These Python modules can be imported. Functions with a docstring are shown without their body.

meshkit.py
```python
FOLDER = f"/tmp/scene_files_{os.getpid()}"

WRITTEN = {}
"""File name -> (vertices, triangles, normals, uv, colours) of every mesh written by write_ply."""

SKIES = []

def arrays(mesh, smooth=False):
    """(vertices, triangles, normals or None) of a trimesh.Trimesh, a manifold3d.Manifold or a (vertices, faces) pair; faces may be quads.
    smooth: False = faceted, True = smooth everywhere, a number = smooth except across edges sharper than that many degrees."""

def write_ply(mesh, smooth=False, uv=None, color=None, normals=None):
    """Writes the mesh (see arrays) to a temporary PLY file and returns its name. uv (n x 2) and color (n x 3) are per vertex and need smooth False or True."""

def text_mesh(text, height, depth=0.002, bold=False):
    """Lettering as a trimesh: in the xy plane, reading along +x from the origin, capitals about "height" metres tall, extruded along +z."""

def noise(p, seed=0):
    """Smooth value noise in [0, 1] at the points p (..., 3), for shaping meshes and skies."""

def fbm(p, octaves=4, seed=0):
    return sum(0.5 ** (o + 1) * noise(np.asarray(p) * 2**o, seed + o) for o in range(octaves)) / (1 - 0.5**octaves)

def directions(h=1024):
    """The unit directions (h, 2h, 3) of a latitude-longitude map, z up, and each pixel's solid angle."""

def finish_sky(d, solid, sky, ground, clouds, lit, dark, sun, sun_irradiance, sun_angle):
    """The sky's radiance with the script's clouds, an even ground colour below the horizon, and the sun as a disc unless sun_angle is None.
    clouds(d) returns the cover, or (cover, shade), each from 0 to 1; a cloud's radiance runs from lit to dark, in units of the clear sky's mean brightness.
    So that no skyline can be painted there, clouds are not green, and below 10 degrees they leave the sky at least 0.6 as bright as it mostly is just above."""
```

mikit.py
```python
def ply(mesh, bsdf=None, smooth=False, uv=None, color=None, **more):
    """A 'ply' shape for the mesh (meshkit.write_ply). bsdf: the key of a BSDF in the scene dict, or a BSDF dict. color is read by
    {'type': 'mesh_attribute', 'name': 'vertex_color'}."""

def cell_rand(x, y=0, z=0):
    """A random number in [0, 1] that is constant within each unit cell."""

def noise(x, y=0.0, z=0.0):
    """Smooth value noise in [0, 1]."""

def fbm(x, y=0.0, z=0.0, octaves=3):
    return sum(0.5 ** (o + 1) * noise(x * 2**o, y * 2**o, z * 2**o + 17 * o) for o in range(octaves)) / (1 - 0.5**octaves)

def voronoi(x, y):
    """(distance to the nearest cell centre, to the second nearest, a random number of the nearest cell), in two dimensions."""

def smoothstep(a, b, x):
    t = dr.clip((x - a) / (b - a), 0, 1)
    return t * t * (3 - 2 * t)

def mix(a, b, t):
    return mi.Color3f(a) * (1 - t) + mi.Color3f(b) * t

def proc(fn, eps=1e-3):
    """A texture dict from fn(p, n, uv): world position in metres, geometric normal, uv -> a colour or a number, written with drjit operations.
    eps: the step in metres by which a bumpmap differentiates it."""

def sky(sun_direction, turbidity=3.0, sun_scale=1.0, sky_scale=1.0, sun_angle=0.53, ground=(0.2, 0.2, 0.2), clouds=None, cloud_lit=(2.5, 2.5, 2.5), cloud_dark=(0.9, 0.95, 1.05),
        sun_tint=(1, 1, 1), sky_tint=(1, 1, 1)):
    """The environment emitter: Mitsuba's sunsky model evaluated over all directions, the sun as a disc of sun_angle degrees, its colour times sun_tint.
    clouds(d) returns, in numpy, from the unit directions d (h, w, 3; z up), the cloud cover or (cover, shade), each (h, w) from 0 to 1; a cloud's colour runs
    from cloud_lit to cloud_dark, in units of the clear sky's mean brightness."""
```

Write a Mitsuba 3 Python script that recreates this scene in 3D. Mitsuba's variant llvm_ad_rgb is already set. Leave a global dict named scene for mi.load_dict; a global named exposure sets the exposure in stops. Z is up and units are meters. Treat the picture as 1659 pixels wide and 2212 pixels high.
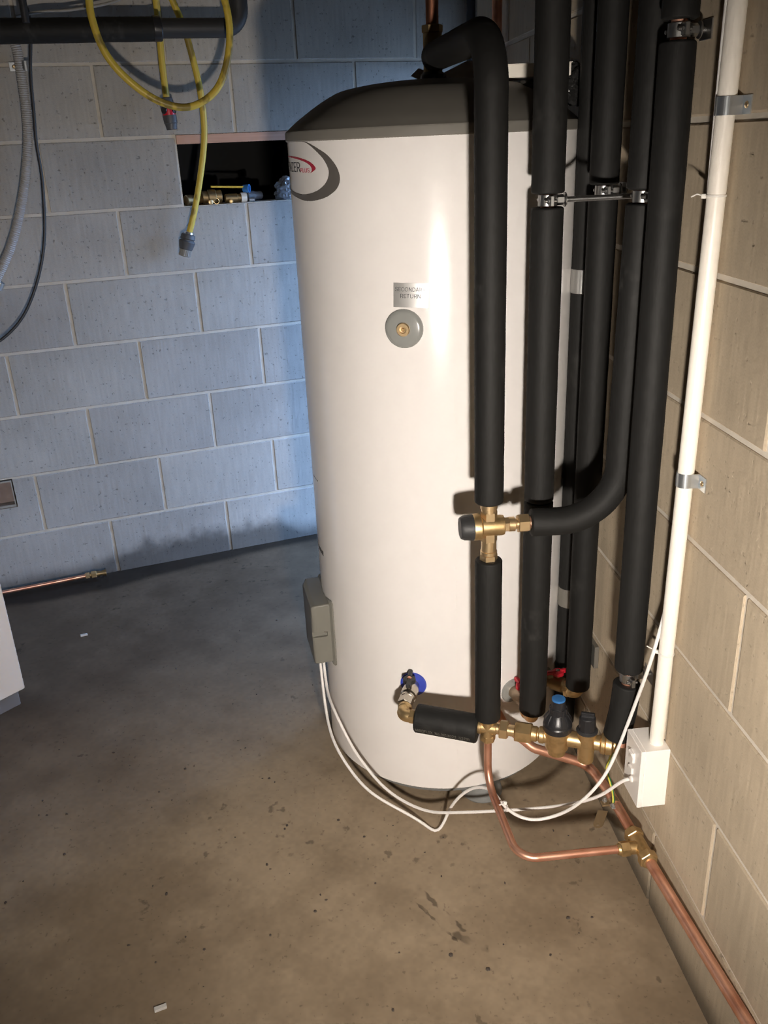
import math, random
import numpy as np
import trimesh
import manifold3d as m3
import shapely.geometry as sg
import drjit as dr
import mitsuba as mi
import mikit, meshkit
from mikit import noise, fbm, smoothstep, mix, proc

random.seed(7)
rng = np.random.default_rng(7)
scene, labels = {'type': 'scene'}, {}

# ------------------------------------------------------------------ camera, light, exposure
exposure = 0.0
T = mi.ScalarTransform4f
CAM = [0.0, 0.0, 1.5269]
FW = [0.08574369, 0.91746184, -0.38847367]
UP = [0.08027109, 0.38228065, 0.92055313]
scene['camera'] = {'type': 'perspective', 'fov': 47.1692, 'fov_axis': 'x', 'near_clip': 0.02, 'far_clip': 60.0,
                   'to_world': T().look_at(origin=CAM, target=[CAM[i] + FW[i] for i in range(3)], up=UP)}
# daylight outside, beyond the end of the right-hand wall
scene['daylight'] = {'type': 'constant', 'radiance': {'type': 'rgb', 'value': [4.6, 7.7, 13.9]}}
# the hand lamp that lights the plant (on a small stand below the camera)
LAMP_POS = np.array([0.115, -0.03, 1.0])
LAMP_AIM = np.array([0.235, 1.70, 0.67])
LAMP_RAD = 0.042                   # glowing disc
LAMP_HOOD, LAMP_REFL = 0.118, 0.0895  # depth and mouth of the hood round it
LAMP_L = [2130.0, 1940.0, 1735.0]

# ------------------------------------------------------------------ room measures
X_R = 0.6588                       # face of the right-hand wall
ANG = -0.25162                     # turn of the back wall
D_B = 3.3138
NB = np.array([math.sin(ANG), math.cos(ANG), 0.0])     # away from the room
TB = np.array([math.cos(ANG), -math.sin(ANG), 0.0])    # along the back wall
COURSE, BLOCK, JOINT = 0.225, 0.45, 0.010
CX, CY, CR = 0.3276, 2.026, 0.309  # hot water cylinder
Z3 = np.array([0, 0, 1.0])


def bw(t, z, off=0.0):
    """A point on the back wall: along it, height, distance in front of it."""
    return NB * (D_B - off) + TB * t + Z3 * z


# ------------------------------------------------------------------ materials
def two(b):
    return {'type': 'twosided', 'bsdf': b}


def pr(color, rough=0.5, metallic=0.0, spec=0.5, **kw):
    if not isinstance(color, dict):
        color = {'type': 'rgb', 'value': list(color)}
    d = {'type': 'principled', 'base_color': color, 'roughness': rough, 'metallic': metallic, 'specular': spec}
    d.update(kw)
    return d


def mat(name, b, bump=None, scale=1.0):
    if bump is not None:
        b = {'type': 'bumpmap', 'bsdf': b, 'arbitrary': bump, 'scale': scale}
    scene['mat_' + name] = two(b)


def block_fn(tint, pitted=0.36):
    def fn(p, n, uv):
        big = fbm(p.x * 4.0 + tint[3], p.y * 4.0, p.z * 4.0)
        streak = noise(p.x * 170.0, p.y * 170.0, p.z * 14.0)
        fine = noise(p.x * 420.0, p.y * 420.0, p.z * 420.0)
        pit = smoothstep(0.70, 0.78, fbm(p.x * 150.0, p.y * 150.0, p.z * 100.0 + 3.0, 3))
        v = 0.74 + 0.42 * big + 0.13 * (streak - 0.5) + 0.10 * (fine - 0.5)
        v = v * (1.0 - pitted * pit)
        rise = 0.015 + 0.06 * smoothstep(0.45, 0.75, fbm(p.x * 2.6 + 1.7, p.y * 1.2, 1.0))
        damp = smoothstep(-0.01, 0.075, p.z - rise * fbm(p.x * 14.0, p.y * 14.0, p.z * 10.0, 4) * 1.6)
        return mi.Color3f(tint[0], tint[1], tint[2]) * v * (0.32 + 0.68 * damp)
    return fn


def block_bump(p, n, uv):
    streak = noise(p.x * 170.0, p.y * 170.0, p.z * 14.0)
    pit = smoothstep(0.68, 0.80, fbm(p.x * 150.0, p.y * 150.0, p.z * 100.0 + 3.0, 3))
    return 0.0006 * streak + 0.0006 * fbm(p.x * 90.0, p.y * 90.0, p.z * 90.0) - 0.0022 * pit


BB = proc(block_bump, 8e-4)
for i, t in enumerate([(0.40, 0.375, 0.335, 0.0), (0.43, 0.400, 0.355, 7.0), (0.375, 0.350, 0.315, 13.0)]):
    mat('block_%d' % i, pr(proc(block_fn(t)), 0.95, spec=0.1), BB, 1.0)


for i, t in enumerate([(0.43, 0.355, 0.26, 0.0), (0.455, 0.375, 0.275, 7.0), (0.405, 0.335, 0.245, 13.0)]):
    mat('tan_block_%d' % i, pr(proc(block_fn(t, 0.22)), 0.95, spec=0.1), BB, 1.0)


def mortar_fn(p, n, uv):
    v = 0.85 + 0.3 * fbm(p.x * 22.0, p.y * 22.0, p.z * 22.0)
    damp = smoothstep(0.0, 0.10, p.z - 0.07 * fbm(p.x * 9.0, p.y * 9.0, 1.0))
    return mi.Color3f(0.54, 0.49, 0.415) * v * (0.45 + 0.55 * damp)


mat('mortar', pr(proc(mortar_fn), 0.95, spec=0.1), proc(lambda p, n, uv: 0.0016 * fbm(p.x * 130.0, p.y * 130.0, p.z * 130.0), 8e-4), 1.0)


def seg(px, py, a, b):
    ax, ay = a
    dx, dy = b[0] - ax, b[1] - ay
    l2 = dx * dx + dy * dy
    h = dr.clip(((px - ax) * dx + (py - ay) * dy) / l2, 0.0, 1.0)
    return dr.sqrt(dr.square(px - ax - dx * h) + dr.square(py - ay - dy * h))


def floor_fn(p, n, uv):
    big = fbm(p.x * 2.3 + 5.0, p.y * 2.3, 0.0, 5)
    mid = fbm(p.x * 9.0, p.y * 9.0, 3.0, 4)
    fine = fbm(p.x * 90.0, p.y * 90.0, 7.0, 2)
    c = mix((0.225, 0.168, 0.110), (0.355, 0.275, 0.188), smoothstep(0.25, 0.75, 0.5 * big + 0.5 * mid))
    c = c * (0.92 + 0.16 * fine)
    # dark drips and spots
    spot = smoothstep(0.73, 0.82, fbm(p.x * 33.0 + 3.0, p.y * 33.0, 2.0, 5)) * smoothstep(0.45, 0.65, noise(p.x * 3.0, p.y * 3.0, 9.0))
    c = c * (1.0 - 0.40 * spot)
    speck = smoothstep(0.76, 0.84, fbm(p.x * 120.0, p.y * 120.0, 5.0, 3))
    c = c * (1.0 - 0.25 * speck)
    # old damp along the foot of the back wall
    s = D_B - (p.x * float(NB[0]) + p.y * float(NB[1]))
    tt = p.x * float(TB[0]) + p.y * float(TB[1])
    wid = 0.05 + 0.16 * fbm(tt * 4.0, 2.0, 1.0) * smoothstep(0.8, -0.2, tt)
    wet = smoothstep(wid + 0.035, wid - 0.015, s)
    c = c * (1.0 - 0.72 * wet)
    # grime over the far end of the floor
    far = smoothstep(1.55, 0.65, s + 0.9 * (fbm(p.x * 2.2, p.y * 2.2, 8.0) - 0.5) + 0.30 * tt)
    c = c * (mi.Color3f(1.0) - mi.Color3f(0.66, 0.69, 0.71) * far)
    # scrape marks in front of the cylinder
    for a, b, w in (((0.18, 1.455), (0.252, 1.335), 0.006), ((0.16, 1.43), (0.235, 1.31), 0.004), ((0.235, 1.325), (0.285, 1.285), 0.012)):
        d = seg(p.x, p.y, a, b) + 0.006 * (noise(p.x * 120.0, p.y * 120.0, 1.0) - 0.5)
        c = c * (1.0 - 0.55 * smoothstep(w, w * 0.4, d) * smoothstep(0.25, 0.6, noise(p.x * 60.0, p.y * 25.0, 4.0)))
    return c


mat('floor', pr(proc(floor_fn), 0.72, spec=0.3), proc(lambda p, n, uv: 0.003 * fbm(p.x * 12.0, p.y * 12.0, 1.0, 4) + 0.0006 * noise(p.x * 160.0, p.y * 160.0, 2.0), 1.5e-3), 1.0)
mat('plaster', pr((0.17, 0.155, 0.135), 0.9, spec=0.1))
mat('timber_joist', pr((0.12, 0.085, 0.055), 0.8))
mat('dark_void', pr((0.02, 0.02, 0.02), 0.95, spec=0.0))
mat('enamel', pr((0.83, 0.80, 0.775), 0.19, spec=0.45))
mat('grey_cap', pr((0.175, 0.165, 0.145), 0.5, spec=0.35))
mat('grey_plastic', pr((0.195, 0.19, 0.165), 0.42, spec=0.4))
mat('disc_grey', pr((0.27, 0.275, 0.26), 0.2, spec=0.5))
mat('base_grey', pr((0.20, 0.205, 0.20), 0.55))
mat('dark_plastic', pr((0.018, 0.018, 0.02), 0.35, spec=0.5))
mat('soft_black', pr((0.03, 0.03, 0.031), 0.5, spec=0.4))


def foam_fn(p, n, uv):
    dust = smoothstep(0.62, 0.85, fbm(p.x * 13.0, p.y * 13.0, p.z * 7.0, 4)) * smoothstep(0.35, 0.75, fbm(p.x * 70.0, p.y * 70.0, p.z * 40.0, 3))
    return mix((0.0125, 0.0124, 0.0118), (0.036, 0.035, 0.033), dust)


mat('foam', pr(proc(foam_fn), 0.64, spec=0.26), proc(lambda p, n, uv: 0.0010 * fbm(p.x * 70.0, p.y * 70.0, p.z * 50.0), 8e-4), 1.0)


def copper_fn(p, n, uv):
    t = smoothstep(0.35, 0.75, fbm(p.x * 25.0, p.y * 25.0, p.z * 25.0, 3))
    return mix((0.92, 0.50, 0.35), (0.68, 0.31, 0.20), t)


mat('copper', pr(proc(copper_fn), 0.38, 0.85))
mat('old_copper', pr((0.30, 0.13, 0.08), 0.45, 1.0))


def brass_fn(p, n, uv):
    t = smoothstep(0.4, 0.8, fbm(p.x * 60.0, p.y * 60.0, p.z * 60.0, 3))
    return mix((0.73, 0.52, 0.265), (0.56, 0.385, 0.18), t)


mat('brass', pr(proc(brass_fn), 0.40, 0.92), proc(lambda p, n, uv: 0.00010 * noise(p.x * 900.0, p.y * 900.0, p.z * 900.0), 3e-4), 1.0)
mat('bright_brass', pr((0.82, 0.60, 0.34), 0.34, 0.9))
mat('tarnished', pr((0.42, 0.33, 0.24), 0.38, 0.9))
mat('old_brass', pr((0.34, 0.24, 0.12), 0.5, 1.0))
mat('nickel', pr((0.52, 0.47, 0.40), 0.26, 1.0))
mat('zinc', pr((0.72, 0.76, 0.79), 0.27, 0.92))
mat('steel', pr((0.55, 0.55, 0.54), 0.35, 1.0))
mat('dull_steel', pr((0.33, 0.32, 0.29), 0.5, 0.8))
mat('white_pvc', pr((0.86, 0.81, 0.72), 0.35, spec=0.5))
mat('white_box', pr((0.85, 0.81, 0.765), 0.22, spec=0.5))
mat('white_cable', pr((0.82, 0.79, 0.76), 0.4, spec=0.4))
mat('nylon', pr((0.74, 0.71, 0.65), 0.4))
mat('appliance', pr((0.80, 0.74, 0.69), 0.3, spec=0.5))
mat('plinth', pr((0.16, 0.15, 0.145), 0.5))
mat('blue', pr((0.035, 0.06, 0.42), 0.4, spec=0.5))
mat('sky_blue', pr((0.035, 0.16, 0.42), 0.45))
mat('red', pr((0.50, 0.015, 0.03), 0.35, spec=0.5))
mat('logo_grey', pr((0.115, 0.105, 0.095), 0.4))
mat('logo_red', pr((0.42, 0.03, 0.055), 0.4))
mat('ink', pr((0.055, 0.055, 0.06), 0.5))
mat('foam_print', pr((0.14, 0.135, 0.115), 0.7, spec=0.1))
mat('silver_label', pr((0.66, 0.65, 0.63), 0.32, 0.75))


def hose_fn(p, n, uv):
    dirt = smoothstep(0.56, 0.68, fbm(p.x * 22.0, p.y * 22.0, p.z * 12.0, 4))
    return mix((0.58, 0.42, 0.055), (0.16, 0.115, 0.03), dirt * 0.8)


mat('hose', pr(proc(hose_fn), 0.42, spec=0.5))
mat('grey_flex', pr((0.42, 0.41, 0.40), 0.45))
mat('grey_wire', pr((0.30, 0.29, 0.27), 0.5))
mat('black_cable', pr((0.028, 0.028, 0.03), 0.45))
mat('fitting_grey', pr((0.07, 0.072, 0.078), 0.5))
mat('dull_grey', pr((0.24, 0.235, 0.22), 0.5))
mat('lintel', pr(proc(lambda p, n, uv: mix((0.60, 0.36, 0.26), (0.45, 0.25, 0.17), fbm(p.x * 7.0, p.y * 7.0, p.z * 130.0, 3))), 0.75))
mat('rusty', pr(proc(lambda p, n, uv: mix((0.30, 0.225, 0.19), (0.20, 0.14, 0.11), fbm(p.x * 30.0, p.y * 30.0, p.z * 30.0, 3))), 0.8))
mat('yellow_sleeve', pr((0.55, 0.36, 0.03), 0.5))
mat('green_wire', pr((0.03, 0.22, 0.07), 0.4))
mat('yellow_wire', pr((0.68, 0.62, 0.10), 0.4))
mat('tag_brass', pr((0.36, 0.26, 0.15), 0.45, 0.7))
mat('film', pr((0.30, 0.31, 0.33), 0.15, spec=0.8))
mat('black_film', pr((0.02, 0.02, 0.02), 0.15, spec=0.8))
mat('card', pr((0.46, 0.44, 0.41), 0.8))
mat('chip', pr((0.55, 0.53, 0.5), 0.8))
mat('debris', pr((0.07, 0.055, 0.045), 0.8))


# ------------------------------------------------------------------ mesh helpers
def nrm(v):
    v = np.asarray(v, float)
    return v / np.linalg.norm(v)


def frame(d):
    d = nrm(d)
    a = np.cross(d, [0, 0, 1.0] if abs(d[2]) < 0.9 else [1.0, 0, 0])
    a = nrm(a)
    return a, np.cross(d, a), d


def cat(*ms):
    return trimesh.util.concatenate([m for m in ms if m is not None])


def lathe(origin, d, prof, n=32, close=True):
    """Profile of (along, radius) turned about the axis d from origin."""
    a, b, d = frame(d)
    o = np.asarray(origin, float)
    th = np.arange(n) * 2 * math.pi / n
    ring = np.cos(th)[:, None] * a + np.sin(th)[:, None] * b
    vs, fs = [], []
    for s, r in prof:
        vs.append(o + d * s + ring * max(r, 1e-5))
    k = len(prof)
    for i in range(k - 1):
        for j in range(n):
            p, q = i * n + j, i * n + (j + 1) % n
            fs += [[p, q, q + n], [p, q + n, p + n]]
    v = np.vstack(vs)
    if close:
        v = np.vstack([v, [o + d * prof[0][0]], [o + d * prof[-1][0]]])
        c0, c1 = len(v) - 2, len(v) - 1
        for j in range(n):
            fs += [[c0, (j + 1) % n, j], [c1, (k - 1) * n + j, (k - 1) * n + (j + 1) % n]]
    return trimesh.Trimesh(v, np.array(fs), process=False)


def cyl(a, b, r, n=24, ch=0.0008):
    a, b = np.asarray(a, float), np.asarray(b, float)
    L = np.linalg.norm(b - a)
    return lathe(a, b - a, [(0, r - ch), (ch, r), (L - ch, r), (L, r - ch)], n)


def hexn(a, b, af, ch=0.0015, n=6, spin=math.pi / 6):
    """Hexagonal (or n-sided) bar from a to b, af across flats, with chamfered ends."""
    a, b = np.asarray(a, float), np.asarray(b, float)
    e1, e2, d = frame(b - a)
    L = np.linalg.norm(b - a)
    R = af / 2 / math.cos(math.pi / n)
    th = np.arange(n) * 2 * math.pi / n + spin
    ring = np.cos(th)[:, None] * e1 + np.sin(th)[:, None] * e2
    rows = [(0, R - ch * 1.3), (ch, R), (L - ch, R), (L, R - ch * 1.3)]
    vs = [a + d * s + ring * r for s, r in rows]
    fs = []
    for i in range(3):
        for j in range(n):
            p, q = i * n + j, i * n + (j + 1) % n
            fs += [[p, q, q + n], [p, q + n, p + n]]
    for j in range(1, n - 1):
        fs += [[0, j + 1, j], [3 * n, 3 * n + j, 3 * n + j + 1]]
    return trimesh.Trimesh(np.vstack(vs), np.array(fs), process=False)


def box_axes(c, ax, ay, az, h, ch=0.0015):
    """Chamfered box: centre, three axes, half sizes."""
    c = np.asarray(c, float)
    pts = []
    for sx in (-1, 1):
        for sy in (-1, 1):
            for sz in (-1, 1):
                for k in range(3):
                    q = np.array([sx * h[0], sy * h[1], sz * h[2]], float)
                    for m in range(3):
                        if m != k:
                            q[m] -= math.copysign(ch, q[m])
                    pts.append(c + np.asarray(ax) * q[0] + np.asarray(ay) * q[1] + np.asarray(az) * q[2])
    return trimesh.convex.convex_hull(np.array(pts))


EX, EY, EZ = np.eye(3)


def rbox(lo, hi, ch=0.0015):
    lo, hi = np.array(lo, float), np.array(hi, float)
    return box_axes((lo + hi) / 2, EX, EY, EZ, (hi - lo) / 2, ch)


def spline(pts, step=0.012):
    from scipy.interpolate import PchipInterpolator, CubicSpline
    p = np.asarray(pts, float)
    s = np.r_[0, np.cumsum(np.sqrt(np.linalg.norm(np.diff(p, axis=0), axis=1)))]
    c = CubicSpline(s, p)
    dense = c(np.linspace(0, s[-1], 1500))
    l = np.r_[0, np.cumsum(np.linalg.norm(np.diff(dense, axis=0), axis=1))]
    n = max(int(l[-1] / step), 4)
    return np.array([[np.interp(q, l, dense[:, k]) for k in range(3)] for q in np.linspace(0, l[-1], n)])


def fillet(pts, rad, n=10):
    """Polyline with rounded corners; rad a number or one per inner point."""
    p = [np.asarray(q, float) for q in pts]
    out = [p[0]]
    for i in range(1, len(p) - 1):
        r = rad if np.isscalar(rad) else rad[i - 1]
        u, w = nrm(p[i - 1] - p[i]), nrm(p[i + 1] - p[i])
        half = math.acos(np.clip(u @ w, -1, 1)) / 2
        if half > 1.55:
            out.append(p[i])
            continue
        dl = r / math.tan(half)
        c = p[i] + nrm(u + w) * (r / math.sin(half))
        a0, a1 = p[i] + u * dl - c, p[i] + w * dl - c
        om = math.acos(np.clip(a0 @ a1 / (r * r), -1, 1))
        for k in range(n + 1):
            f = k / n
            out.append(c + (a0 * math.sin((1 - f) * om) + a1 * math.sin(f * om)) / math.sin(om))
    out.append(p[-1])
    return np.array(out)


def frames(path):
    path = np.asarray(path, float)
    tan = np.gradient(path, axis=0)
    tan /= np.linalg.norm(tan, axis=1, keepdims=True)
    a = frame(tan[0])[0]
    A = []
    for t in tan:
        a = nrm(a - t * (a @ t))
        A.append(a)
    A = np.array(A)
    return tan, A, np.cross(tan, A)


def tube(path, r, n=16, wob=0.0):
    """Solid tube along the path; r a number or one per point."""
    path = np.asarray(path, float)
    tan, A, B = frames(path)
    r = np.full(len(path), r, float) if np.isscalar(r) else np.asarray(r, float)
    th = np.arange(n) * 2 * math.pi / n
    v = path[:, None] + (np.cos(th)[None, :, None] * A[:, None] + np.sin(th)[None, :, None] * B[:, None]) * r[:, None, None]
    v = v.reshape(-1, 3)
    if wob:
        k = meshkit.noise(v * 35.0, 3) - 0.5
        ctr = np.repeat(path, n, 0)
        v = ctr + (v - ctr) * (1 + wob * k[:, None])
    fs = []
    k = len(path)
    for i in range(k - 1):
        for j in range(n):
            p, q = i * n + j, i * n + (j + 1) % n
            fs += [[p, q, q + n], [p, q + n, p + n]]
    v = np.vstack([v, path[0], path[-1]])
    for j in range(n):
        fs += [[k * n, (j + 1) % n, j], [k * n + 1, (k - 1) * n + j, (k - 1) * n + (j + 1) % n]]
    return trimesh.Trimesh(v, np.array(fs), process=False)


def densify(path, step):
    path = np.asarray(path, float)
    out = [path[0]]
    for a, b in zip(path[:-1], path[1:]):
        k = max(int(np.linalg.norm(b - a) / step), 1)
        out += [a + (b - a) * (i + 1) / k for i in range(k)]
    return np.array(out)


def sleeve(path, R, r, n=28, wob=0.03, seed=1):
    """Hollow foam sleeve with rounded ends along the path."""
    path = densify(path, 0.03)
    L = np.r_[0, np.cumsum(np.linalg.norm(np.diff(path, axis=0), axis=1))]
    tan, A, B = frames(path)

    def at(s):
        return (np.array([np.interp(s, L, path[:, k]) for k in range(3)]), nrm([np.interp(s, L, A[:, k]) for k in range(3)]), nrm([np.interp(s, L, B[:, k]) for k in range(3)]))
    e = 0.004
    outer = [(0.0, R - e), (e * 0.4, R - e * 0.3), (e, R)] + [(s, R) for s in L[1:-1] if e < s < L[-1] - e] + [(L[-1] - e, R), (L[-1] - e * 0.4, R - e * 0.3), (L[-1], R - e)]
    rows = outer + [(L[-1], r)] + [(s, r) for s in L[1:-1][::-1]] + [(0.0, r)]
    th = np.arange(n) * 2 * math.pi / n
    vs = []
    for s, rad in rows:
        c, a, b = at(s)
        v = c + (np.cos(th)[:, None] * a + np.sin(th)[:, None] * b) * rad
        k = meshkit.noise(v * 28.0, seed) - 0.5
        vs.append(c + (v - c) * (1 + (wob * k[:, None] if rad > r * 1.2 else 0)))
    fs = []
    m = len(rows)
    for i in range(m):
        for j in range(n):
            p, q = i * n + j, i * n + (j + 1) % n
            p2, q2 = ((i + 1) % m) * n + j, ((i + 1) % m) * n + (j + 1) % n
            fs += [[p, q, q2], [p, q2, p2]]
    return trimesh.Trimesh(np.vstack(vs), np.array(fs), process=False)


def mani(m):
    return m3.Manifold(m3.Mesh(np.asarray(m.vertices, np.float32), np.asarray(m.faces, np.uint32)))


def tri(m):
    k = m.to_mesh()
    return trimesh.Trimesh(np.array(k.vert_properties[:, :3]), np.array(k.tri_verts), process=False)


def torus_ring(c, d, r_in, r_out, w, n=36):
    """Flat band (a strap or washer) about the axis d, w wide."""
    h = w / 2
    prof = [(-h, r_in), (-h, r_out - 0.0006), (-h + 0.0006, r_out), (h - 0.0006, r_out), (h, r_out - 0.0006), (h, r_in), (-h, r_in)]
    return lathe(c, d, prof, n, close=False)


def crumple(c, size, seed, sub=3, amp=0.5, freq=9.0):
    m = trimesh.creation.icosphere(subdivisions=sub)
    v = np.asarray(m.vertices) * np.asarray(size)
    k = meshkit.noise(v * freq / max(size) * 0.4 + seed, seed) - 0.5
    k2 = np.abs(meshkit.noise(v * freq / max(size) * 0.9 + seed, seed + 4) - 0.5)
    v = v * (1 + amp * k[:, None] - amp * k2[:, None])
    return trimesh.Trimesh(v + np.asarray(c), m.faces, process=False)


# ------------------------------------------------------------------ scene helpers
def key_for(name):
    if name not in scene and name not in labels and not any(k.startswith(name + '__') for k in scene):
        return name
    i = 1
    while True:
        k = '%s_%03d' % (name, i)
        if k not in scene and k not in labels and not any(q.startswith(k + '__') for q in scene):
            return k
        i += 1


def thing(name, label, category, group=None):
    k = key_for(name)
    labels[k] = {'label': label, 'category': category}
    if group:
        labels[k]['group'] = group
    return k


def add(key, mesh, m, smooth=30):
    scene[key] = mikit.ply(mesh, 'mat_' + m, smooth=smooth)
    return key


def part(parent, name, mesh, m, smooth=30, label=None):
    k = key_for(parent + '__' + name)
    add(k, mesh, m, smooth)
    if label:
        labels[k] = {'label': label}
    return k


def single(name, mesh, m, label, category, smooth=30, group=None):
    k = thing(name, label, category, group)
    add(k, mesh, m, smooth)
    return k


def struct(name, mesh, m, label, smooth=False):
    labels[name] = {'label': label, 'kind': 'structure'}
    add(name, mesh, m, smooth)
    return name


# ------------------------------------------------------------------ the room
struct('floor', rbox((-2.3, -1.7, -0.12), (0.86, 4.9, 0.0), 0.001), 'floor', 'brown stained concrete floor')
struct('ground', rbox((0.80, -14.0, -0.30), (22.0, 16.0, -0.004), 0.001), 'plaster', 'ground outside')
struct('ceiling', rbox((-2.3, -1.7, 2.5), (1.35, 4.3, 2.62), 0.001), 'timber_joist', 'dark ceiling')
struct('wall_left', rbox((-2.3, -1.7, 0.0), (-2.18, 4.3, 2.5), 0.001), 'plaster', 'grey wall')
struct('wall_front', rbox((-2.18, -1.7, 0.0), (0.80, -1.58, 2.5), 0.001), 'plaster', 'grey wall')

MORTAR_IN = 0.0035                 # joints lie behind the block faces


def block_mesh(o, e, n_in, w, z0, z1, depth, ch=0.0022):
    """A block: o a point of the wall face at z=0, e along, n_in into the wall; jittered arrises."""
    w0, w1 = w
    v = []
    for dd, inset in ((depth, 0.0), (ch, 0.0), (0.0, ch)):
        for a, z in ((w0 + inset, z0 + inset), (w1 - inset, z0 + inset), (w1 - inset, z1 - inset), (w0 + inset, z1 - inset)):
            j = rng.uniform(-0.0009, 0.0009, 2)
            v.append(o + e * (a + j[0]) + Z3 * (z + j[1]) + n_in * dd)
    f = []
    for r in range(2):
        for j in range(4):
            p, q = r * 4 + j, r * 4 + (j + 1) % 4
            f += [[p, q, q + 4], [p, q + 4, p + 4]]
    f += [[8, 9, 10], [8, 10, 11], [0, 2, 1], [0, 3, 2]]
    m = trimesh.Trimesh(np.array(v), np.array(f), process=False)
    if m.volume < 0:
        m.invert()
    return m


# back wall: mortar sheet with the opening and the sunk box cut out, then its blocks
HOLE = (0.494, 0.958, 1.3425, 1.5755)
SUNK = (-0.345, -0.2485, 0.334, 0.4435)
TH = 0.10


def wall_box(t0, t1, z0, z1, d0, d1):
    c = bw((t0 + t1) / 2, (z0 + z1) / 2, -(d0 + d1) / 2)
    return box_axes(c, TB, NB, Z3, ((t1 - t0) / 2, (d1 - d0) / 2, (z1 - z0) / 2), 1e-5)


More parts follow.
